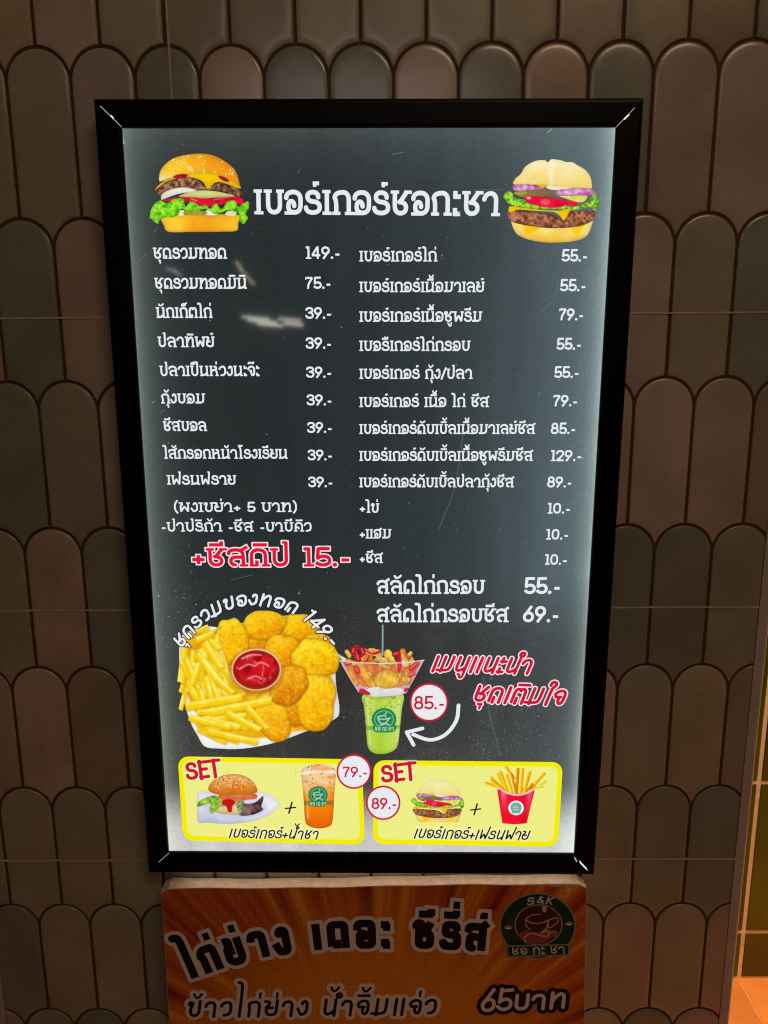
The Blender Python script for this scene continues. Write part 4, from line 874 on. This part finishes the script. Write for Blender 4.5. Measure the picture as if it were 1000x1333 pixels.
def tea_cup():
    p = Pic(386, 990, 442, 1082, 7.143, 0.42); ox, oy = (386 - 360) * 7.143, (990 - 975) * 7.143; p.ox, p.oy = -ox, -oy; X, Y = p.X + ox, p.Y + oy
    b = p.sd([(228, 215), (250, 175), (330, 142), (400, 138), (480, 150), (550, 190), (552, 260), (540, 420), (525, 660), (490, 720), (390, 738), (300, 715), (265, 660), (250, 440), (235, 290)])
    n = p.noise(36, 3, 3); c = p.mix((246, 206, 150), (250, 126, 6), np.clip((Y - 300 + (n - 0.5) * 220) / 190, 0, 1)); c = p.mix(c, (250, 240, 226), np.clip((Y - 230) / -60, 0, 1) * 0.6); c = p.mix(c, (176, 112, 60), np.clip((p.noise(14, 4, 2) - 0.64) * 7, 0, 1) * np.clip((420 - Y) / 160, 0, 1)); c = p.mix(c, (226, 92, 4), np.clip((Y - 560) / 180, 0, 0.6))
    p.fill(b, c, 5, rim=0.18, rimw=16); p.fill(np.maximum(p.line([(228, 225), (400, 205), (552, 215)], 12), b), (250, 240, 232), 8, 0.75, False); p.fill(p.sd([(320, 185), (360, 155), (460, 160), (520, 190), (420, 200)]), (244, 170, 96), 12, 0.8, False); p.fill(p.sd([(470, 250), (540, 245), (530, 275), (480, 270)]), (240, 140, 90), 10, 0.8, False)
    p.fill(np.maximum(p.line([(275, 330), (295, 640)], 8), b), (255, 226, 170), 18, 0.5, False); p.fill(np.maximum(p.sd([(250, 478), (535, 478), (532, 520), (252, 520)], False), b), (100, 110, 40), 5, 0.6, False)
    logo(p, 388, 425, 90); p.fill(p.sd([(305, 480), (465, 480), (460, 530), (390, 536), (310, 530)], False), (40, 124, 74), 5, 1, False); cup_words(p, 388, 524, 150, 32)
    p.build(SH, 'iced_tea_picture', PM, sheet, 5)
tea_cup()

def fries_box():
    p = Pic(628, 993, 716, 1076, 7.143, 0.42); ox, oy = (628 - 600) * 7.143, (993 - 980) * 7.143; p.ox, p.oy = -ox, -oy; X, Y = p.X + ox, p.Y + oy
    for i, (a, b, w, c) in enumerate((((235, 280), (345, 320), 16, 0), ((285, 230), (380, 330), 16, 0), ((345, 195), (400, 330), 14, 0), ((790, 260), (700, 320), 14, 1), ((770, 310), (680, 325), 12, 1), ((420, 135), (490, 230), 17, 0), ((640, 180), (590, 350), 18, 0), ((530, 150), (515, 380), 18, 2), ((775, 190), (650, 330), 17, 0), ((370, 180), (440, 380), 18, 0), ((290, 260), (400, 350), 18, 0), ((575, 150), (555, 380), 17, 0), ((430, 210), (480, 380), 16, 0), ((660, 290), (590, 380), 14, 2), ((620, 230), (590, 370), 13, 0), ((470, 190), (510, 370), 13, 2))):
        A, Bc = (((222, 150, 6), (255, 218, 30)), ((206, 190, 10), (246, 240, 90)), ((206, 96, 6), (244, 190, 20)))[c]
        D = p.line([a, b], w); p.fill(p.line([(a[0] + 6, a[1] + 4), (b[0] + 6, b[1] + 4)], w), (190, 110, 4), 6, 0.5); d = np.array(b, float) - np.array(a, float); nn = np.array((-d[1], d[0])) / np.linalg.norm(d); sd_ = ((X - a[0]) * nn[0] + (Y - a[1]) * nn[1]) / w
        p.fill(D, p.mix(A, Bc, np.clip(sd_ * 0.6 + 0.55, 0, 1)), 4)
    bx = p.sd([(335, 335), (360, 325), (420, 365), (520, 385), (600, 370), (690, 325), (688, 350), (650, 500), (614, 655), (500, 665), (384, 655), (360, 500)], False)
    c = p.mix((238, 10, 48), (250, 130, 150), np.exp(-((X - 395 - (Y - 350) * 0.06) / 26) ** 2) * np.clip((560 - Y) / 200, 0, 1) * 0.9 + np.exp(-((X - 640 + (Y - 350) * 0.12) / 30) ** 2) * np.clip((620 - Y) / 300, 0, 1) * 0.85); c = p.mix(c, (186, 4, 36), np.exp(-((X - 590) / 40) ** 2) * 0.35)
    p.fill(bx, c, 5); p.fill(p.line(spline([(338, 338), (360, 330), (430, 372), (520, 390), (600, 376), (688, 332)], False, 5), 8), (252, 210, 206), 6, 0.95)
    p.fill(p.ellipse(513, 510, 72, 68), (246, 244, 246), 5); logo(p, 513, 506, 52, (70, 160, 140), (246, 226, 226)); p.fill(p.sd([(470, 540), (556, 540), (550, 560), (476, 560)], False), (90, 170, 150), 5, 0.9, False)
    p.build(SH, 'french_fries_picture', PM, sheet, 5)
fries_box()

# ---- light leaking at the mitres, scratches, a drawn reflection and dust on the sheet
FR = Plane(old(XC, 1.0, ZB), SR, SU)
def leak(rail, pts, w, mat, k):
    o = shape(FR, None, 'light_gap', mat, k, [pts] if len(pts) > 2 else (), [(pts, w)] if len(pts) == 2 else (), cell=0.0003)
    o.parent = rail
    for v in o.data.vertices: v.co.y -= 0.006
leak(rails[2], [(131, 138.3), (157.8, 164.6)], 0.42, LGT, 1); leak(rails[2], [(143.5, 150.6), (145.5, 150), (148.6, 153.6), (147.3, 155.2)], 0, LGT2, 2)
leak(rails[2], [(826, 140.6), (802.6, 165.2)], 0.36, LGT, 1); leak(rails[2], [(818.6, 148.4), (819.6, 149.6), (813.2, 156), (811.4, 155)], 0, LGT2, 2)
leak(rails[0], [(206.8, 1122.3), (220, 1110.5)], 0.34, LGT, 1)
leak(rails[0], [(748, 1115), (752, 1121.5), (750.4, 1122), (747.4, 1117)], 0, LGT, 1); leak(rails[0], [(754, 1119.6), (759, 1125), (763.4, 1129.6), (765.4, 1133.6), (760.5, 1129.2), (755, 1123.4)], 0, LGT2, 1)
SCR = backlit('scratch in the ink', (112, 116, 116)); SCR2 = backlit('deep gouge in the ink', (170, 172, 170)); DST = backlit('dust lit from behind', (150, 154, 152))
for pts, w, m in (([(629, 881), (633, 905), (640, 940), (652, 984)], 0.30, SCR), ([(603, 561), (600, 590), (592, 637), (571, 690)], 0.26, SCR), ([(727, 366), (724, 384), (718, 394), (698, 410)], 0.26, SCR), ([(616, 247.5), (654, 247)], 0.22, SCR),
                  ([(171, 345), (180, 341), (190, 332)], 0.3, SCR), ([(511, 201), (525, 198)], 0.3, SCR), ([(713, 173), (718, 168)], 0.4, SCR2), ([(200, 303), (206, 295)], 0.25, SCR), ([(209, 537), (215, 533.5)], 0.3, SCR), ([(198, 525), (202, 522)], 0.3, SCR2),  # first mark here is a bent reflection drawn as a pale glowing line
                  ([(158.6, 170), (160, 180), (161.5, 187)], 0.8, SCR2), ([(176, 166.2), (187, 166.4)], 0.6, SCR), ([(300, 755), (330, 748)], 0.2, SCR), ([(690, 905), (697, 935), (690, 960)], 0.15, SCR), ([(385, 1000), (385.4, 1010)], 0.2, SCR)):
    shape(SH, sheet, 'scratch_and_glint', m, 2, (), [(pts, w)], cell=0.0003)
rng = np.random.default_rng(3); V = []; F = []
def speck(x, y, r):
    c = SH(x, y); k = len(V); n = 6; e = rng.uniform(0.5, 1.3); a0 = rng.uniform(0, 6)
    for q in range(n): V.append((c[0] + r * math.cos(a0 + q * 1.047), -0.00025, c[1] + r * e * math.sin(a0 + q * 1.047)))
    F.append(tuple(range(k, k + n)))
for _ in range(170): speck(rng.uniform(200, 780), rng.uniform(180, 980), abs(rng.normal(0, 0.00035)) + 0.0002)
for _ in range(190): speck(rng.normal(655, 38), rng.normal(945, 22), abs(rng.normal(0, 0.00030)) + 0.00018)
for _ in range(140): speck(rng.normal(235, 22), rng.normal(790, 30), abs(rng.normal(0, 0.00030)) + 0.00018)
for _ in range(120): speck(770 - abs(rng.normal(0, 10)), rng.uniform(480, 1000), abs(rng.normal(0, 0.00028)) + 0.00018)
V2, F2 = [], []
for f in F:
    xs = [V[i][0] for i in f]; zs = [V[i][2] for i in f]
    if min(xs) < IX0 + 0.002 or max(xs) > IX1 - 0.002 or min(zs) < IZ0 + 0.11: continue
    k = len(V2); V2 += [V[i] for i in f]; F2.append(tuple(range(k, k + 6)))
d_ = mesh('dust', V2, F2, DST, sheet); d_['kind'] = 'stuff'

# shop lamps far behind the viewer that show as streaks in the glossy sheet
def streak(px, py, ang, lpx, wpx, rad, color, Lr=5.0, name='shop_lamp'):
    p = world_pt(px, py, 1.006); p = np.array(p); d = p - EYE; D0 = np.linalg.norm(d); d = d / D0; n = np.array((0, -1.0, 0)); r = d - 2 * (d @ n) * n
    loc = p + r * Lr; k = (D0 + Lr) / FP; sx, sy = lpx * k, wpx * k
    l = bpy.data.lights.new(name, 'AREA'); l.shape = 'RECTANGLE'; l.size = sx; l.size_y = sy; l.energy = rad * math.pi * sx * sy; l.color = color
    o = bpy.data.objects.new(name, l); COL.objects.link(o); o.location = loc
    zx = Vector(-r) * -1; z = Vector(r); xr = Vector((math.cos(ang), 0, -math.sin(ang))); xr = (xr - z * xr.dot(z)).normalized(); y = z.cross(xr)
    o.matrix_world = Matrix(((xr.x, y.x, z.x, loc[0]), (xr.y, y.y, z.y, loc[1]), (xr.z, y.z, z.z, loc[2]), (0, 0, 0, 1)))
for x, y, a, lp, wp, rad, c in ((333, 414.0, 0.10, 34, 3.2, 9, (1, 0.98, 0.84)), (342, 418.3, 0.12, 36, 3.4, 11, (1, 0.98, 0.84)), (352, 422.8, 0.10, 32, 3.2, 11, (1, 0.98, 0.84)), (377, 416.2, 0.08, 28, 3.4, 9, (1, 0.86, 0.80)), (382, 421.6, 0.12, 24, 4.4, 10, (1, 0.96, 0.86)),
                              (311, 346, 1.05, 12, 3.2, 7, (1, 0.82, 0.55)), (317, 355, 0.90, 11, 3.0, 6, (1, 0.80, 0.52)), (326, 365, 0.85, 14, 3.2, 6.5, (1, 0.82, 0.55)), (223, 351.5, 0.30, 12, 3.0, 4.5, (0.95, 0.92, 1.0)), (232, 356, 0.60, 10, 3.2, 4, (0.95, 0.92, 1.0))):
    streak(x, y, a, lp, wp, rad, c)

# ------------------------------------------------------------------ foam poster board leaning under the light box
PT_L, PT_R = world_pt(209.5, 1157, 1.013), world_pt(764, 1150, 1.013)
pr = (PT_R - PT_L) / np.linalg.norm(PT_R - PT_L)
pu = np.array((0, 0.070, 1.0)); pu = pu - pr * (pu @ pr); pu = pu / np.linalg.norm(pu)
PW = float(np.linalg.norm(PT_R - PT_L)); PH = float((PT_L[2] - 0.002) / pu[2])
PO = (PT_L + PT_R) / 2 - pu * PH; PO[2] = PO[2] + 0.0
PH2 = PH
PB = Plane(PO, pr, pu)
pst = empty('poster_board', PB.matrix()); tag(pst, 'orange foam poster board with black Thai headline leaning on the pillar below the menu', 'poster')
TH = 0.0235
def poster_top(t):
    """uneven, hand-cut top edge"""
    return PH2 + 0.0009 * math.sin(t * 9) + 0.0006 * math.sin(t * 31 + 1)
ts = np.linspace(-0.5, 0.5, 60)
Vb = []; Fb = []
for t in ts:
    x = t * PW; dz = 0.0
    e = min(t + 0.5, 0.5 - t) * PW
    ch = 0.006 * max(0, 1 - e / 0.012) ** 2
    zt = poster_top(t) - ch
    bk = 0.0035 * max(0, 1 - (t + 0.5) * PW / 0.05)     # left corner crushed upward at the back
    Vb += [(x, 0.0, 0.0), (x, 0.0, zt), (x, TH, zt + bk), (x, TH, 0.0)]
for i in range(len(ts) - 1):
    for k in range(4): Fb.append((4 * i + k, 4 * i + (k + 1) % 4, 4 * i + 4 + (k + 1) % 4, 4 * i + 4 + k))
Fb += [(0, 3, 2, 1), tuple(4 * (len(ts) - 1) + k for k in range(4))]
FOAM = solid('cream foam core', (0.84, 0.73, 0.58), 0.85, 0.2, noise=0.25, nscale=90, bump=0.6)
mesh('foam_board', Vb, Fb, FOAM, pst)
def poster_mat():
    m, n, l, b = new_mat('orange sunburst print')
    tc = n.new('ShaderNodeTexCoord'); sp = n.new('ShaderNodeSeparateXYZ'); l.new(tc.outputs['Object'], sp.inputs[0])
    def mth(op, a, bb=None):
        q = n.new('ShaderNodeMath'); q.operation = op
        for i, v in enumerate((a, bb)):
            if v is None: continue
            if isinstance(v, (int, float)): q.inputs[i].default_value = float(v)
            else: l.new(v, q.inputs[i])
        return q.outputs[0]
    cx, cz = 0.0, PH2 - 0.36
    dx = mth('SUBTRACT', sp.outputs[0], cx); dz = mth('SUBTRACT', sp.outputs[2], cz)
    ang = mth('ARCTAN2', dx, dz); rad = mth('SQRT', mth('ADD', mth('MULTIPLY', dx, dx), mth('MULTIPLY', dz, dz)))
    def n1(scale, det):
        t = n.new('ShaderNodeTexNoise'); t.noise_dimensions = '1D'; t.inputs['Scale'].default_value = scale; t.inputs['Detail'].default_value = det; l.new(ang, t.inputs['W']); return t.outputs['Fac']
    rp = n.new('ShaderNodeValToRGB'); e = rp.color_ramp.elements
    e[0].position = 0.34; e[0].color = (0.27, 0.032, 0.014, 1); e[1].position = 0.64; e[1].color = (0.92, 0.36, 0.03, 1)
    q = e.new(0.44); q.color = (0.55, 0.090, 0.018, 1); q = e.new(0.55); q.color = (0.74, 0.185, 0.02, 1); l.new(n1(11, 6), rp.inputs[0])
    mr = n.new('ShaderNodeMapRange'); mr.inputs[1].default_value = 0.22; mr.inputs[2].default_value = 0.36; l.new(rad, mr.inputs[0])
    mx = n.new('ShaderNodeMix'); mx.data_type = 'RGBA'; l.new(mr.outputs[0], mx.inputs[0]); mx.inputs[6].default_value = (0.86, 0.30, 0.022, 1); l.new(rp.outputs[0], mx.inputs[7])
    # halftone dots
    mp = n.new('ShaderNodeMapping'); mp.inputs['Rotation'].default_value = (0, math.radians(45), 0); l.new(tc.outputs['Object'], mp.inputs[0])
    sp2 = n.new('ShaderNodeSeparateXYZ'); l.new(mp.outputs[0], sp2.inputs[0])
    dots = mth('MULTIPLY', mth('SINE', mth('MULTIPLY', sp2.outputs[0], 640)), mth('SINE', mth('MULTIPLY', sp2.outputs[2], 640)))
    dm = n.new('ShaderNodeMapRange'); dm.inputs[1].default_value = 0.25; dm.inputs[2].default_value = 0.6; dm.inputs[3].default_value = 1.0; dm.inputs[4].default_value = 0.84; l.new(dots, dm.inputs[0])
    v = n.new('ShaderNodeVectorMath'); v.operation = 'SCALE'; l.new(mx.outputs[2], v.inputs[0]); l.new(dm.outputs[0], v.inputs['Scale'])
    l.new(v.outputs[0], b.inputs['Base Color']); b.inputs['Roughness'].default_value = 0.6; b.inputs['Specular IOR Level'].default_value = 0.2
    return m
Vp = []; Fp = []
for t in ts:
    e = min(t + 0.5, 0.5 - t) * PW; ch = 0.006 * max(0, 1 - e / 0.012) ** 2
    worn = 0.0012 + (0.0035 * math.exp(-((t - 0.43) / 0.018) ** 2) + 0.0015 * max(0, math.sin(t * 70)) * (t > 0.3))
    Vp += [(t * (PW - 0.0012), -0.0004, 0.001), (t * (PW - 0.0012), -0.0004, poster_top(t) - ch - worn)]
for i in range(len(ts) - 1): Fp.append((2 * i, 2 * i + 2, 2 * i + 3, 2 * i + 1))
face = mesh('printed_face', Vp, Fp, poster_mat(), pst)
PBK = solid('black poster ink', (0.012, 0.008, 0.010), 0.6, 0.2); PWH = solid('white poster ink', (0.88, 0.80, 0.80), 0.6, 0.2); PG = solid('bottle green poster ink', (0.010, 0.045, 0.028), 0.6, 0.2); PMR = solid('maroon poster ink', (0.075, 0.018, 0.016), 0.6, 0.2); PGY = solid('grey green poster ink', (0.30, 0.32, 0.26), 0.6, 0.2); PTN = solid('tan poster ink', (0.74, 0.42, 0.34), 0.6, 0.2); PRD = solid('red poster ink', (0.36, 0.07, 0.06), 0.6, 0.2)
ST = 0.0002
class Shift:
    pass
def PT(s, path, xh, mat, halos, layer=3, **k):
    o = text(PB, face, s, path, xh, mat, layer=layer, serif=False, halos=halos, step=ST, **k); return o
HP = [(247, 1275), (270, 1267.5), (291, 1260), (321, 1251), (353, 1244), (379, 1240), (416, 1236), (445, 1234), (480, 1232.6), (545, 1232.6), (580, 1234), (633, 1238)]
PT('ไก่ย่าง เดอะ ซีรี่ส์', HP, 34, PBK, ((0.0058, PWH),), weight=0.29, tight=0.42, track=24, lift=9, tall=2.1)
PT('ข้าวไก่ย่าง น้ำจิ้มแจ่ว', [(243, 1323.5), (568, 1320)], 20.5, PBK, ((0.0055, PWH),), weight=0.18, slant=0.16, rnd=True, track=12, lift=6, tall=3.6)
PT('65บาท', [(624, 1318), (738, 1310.5)], 19.5, PWH, ((0.0062, PBK),), weight=0.22, slant=0.16, rnd=True, digit=1.42)
# round cup emblem
def PS(name, mat, layer, polys=(), strokes=(), cell=0.0005): return shape(PB, face, name, mat, layer, polys, strokes, cell=cell, step=ST)
PS('emblem_rim', PGY, 3, [ell(700, 1205, 50, 43.5), [(657.5, 1228.5), (743, 1226.5), (742, 1243.5), (659.5, 1246.5)]]); PS('emblem_ring', PG, 4, [ell(700, 1205, 47.6, 41.2)]); PS('emblem_line', PGY, 5, [ell(701, 1203.2, 31.6, 26.8)]); PS('emblem_disc', PMR, 6, [ell(701, 1203.2, 29.6, 25)])
PS('emblem_saucer', PRD, 7, [spline([(674, 1217), (684, 1211), (700, 1213), (716, 1209), (724, 1212), (716, 1222), (701, 1227.6), (686, 1224)])])
PS('emblem_cup', PTN, 8, (), [(spline([(684, 1196), (690, 1200), (702, 1201), (714, 1197)], False), 1.0), (spline([(684, 1196), (692, 1190.5), (704, 1189.5)], False), 0.8), (spline([(684, 1196), (685, 1204), (690, 1209)], False), 0.7), (spline([(714, 1197), (712, 1206), (707, 1212.5)], False), 1.3), (spline([(716, 1196), (725, 1194), (726, 1199), (719, 1205), (714, 1207)], False), 0.9), (spline([(684, 1226), (683, 1219), (692, 1214), (704, 1217), (712, 1218), (715, 1213), (708, 1210.5), (704, 1214)], False), 1.2), (spline([(715, 1213), (724, 1212), (722, 1218)], False), 0.7)], cell=0.0003)
PS('emblem_drop', PTN, 8, [spline([(708, 1177), (712, 1182), (709, 1187), (705.4, 1183)])], cell=0.0003)
PS('emblem_banner_rim', PGY, 9, [[(658.6, 1229.6), (741.6, 1227.6), (740.6, 1242.6), (660.2, 1245.4)]]); PS('emblem_banner', PG, 10, [[(660.6, 1231.4), (739.8, 1229.6), (739, 1241), (662, 1243.6)]])
text(PB, face, 'ชอ กะ ชา', [(665.5, 1242), (736, 1239.6)], 9.2, PWH, layer=11, weight=0.16, serif=False, rnd=True, step=ST, cell=0.0003)
text(PB, face, 'S&K', [(685, 1178), (701, 1174.6), (719, 1176.4)], 9.6, PWH, layer=11, weight=0.16, serif=False, rnd=True, slant=0.25, step=ST, cell=0.0003)
for cx, cy in ((661.6, 1206), (740.4, 1201)):
    PS('emblem_leaf', PWH, 11, (), [([(cx, cy + 2.4), (cx + 5 * math.sin(a), cy + 1.5 - 4.6 * math.cos(a))], 0.55) for a in (-1.35, -0.75, 0.0, 0.75, 1.35)], cell=0.0003)
PS('torn_paper', FOAM, 12, [spline([(735.5, 1149), (739, 1150), (738, 1153.5), (742, 1155), (741.6, 1159), (737, 1160.4), (735.4, 1158.6), (738.4, 1156), (735.6, 1153)])], cell=0.0003)
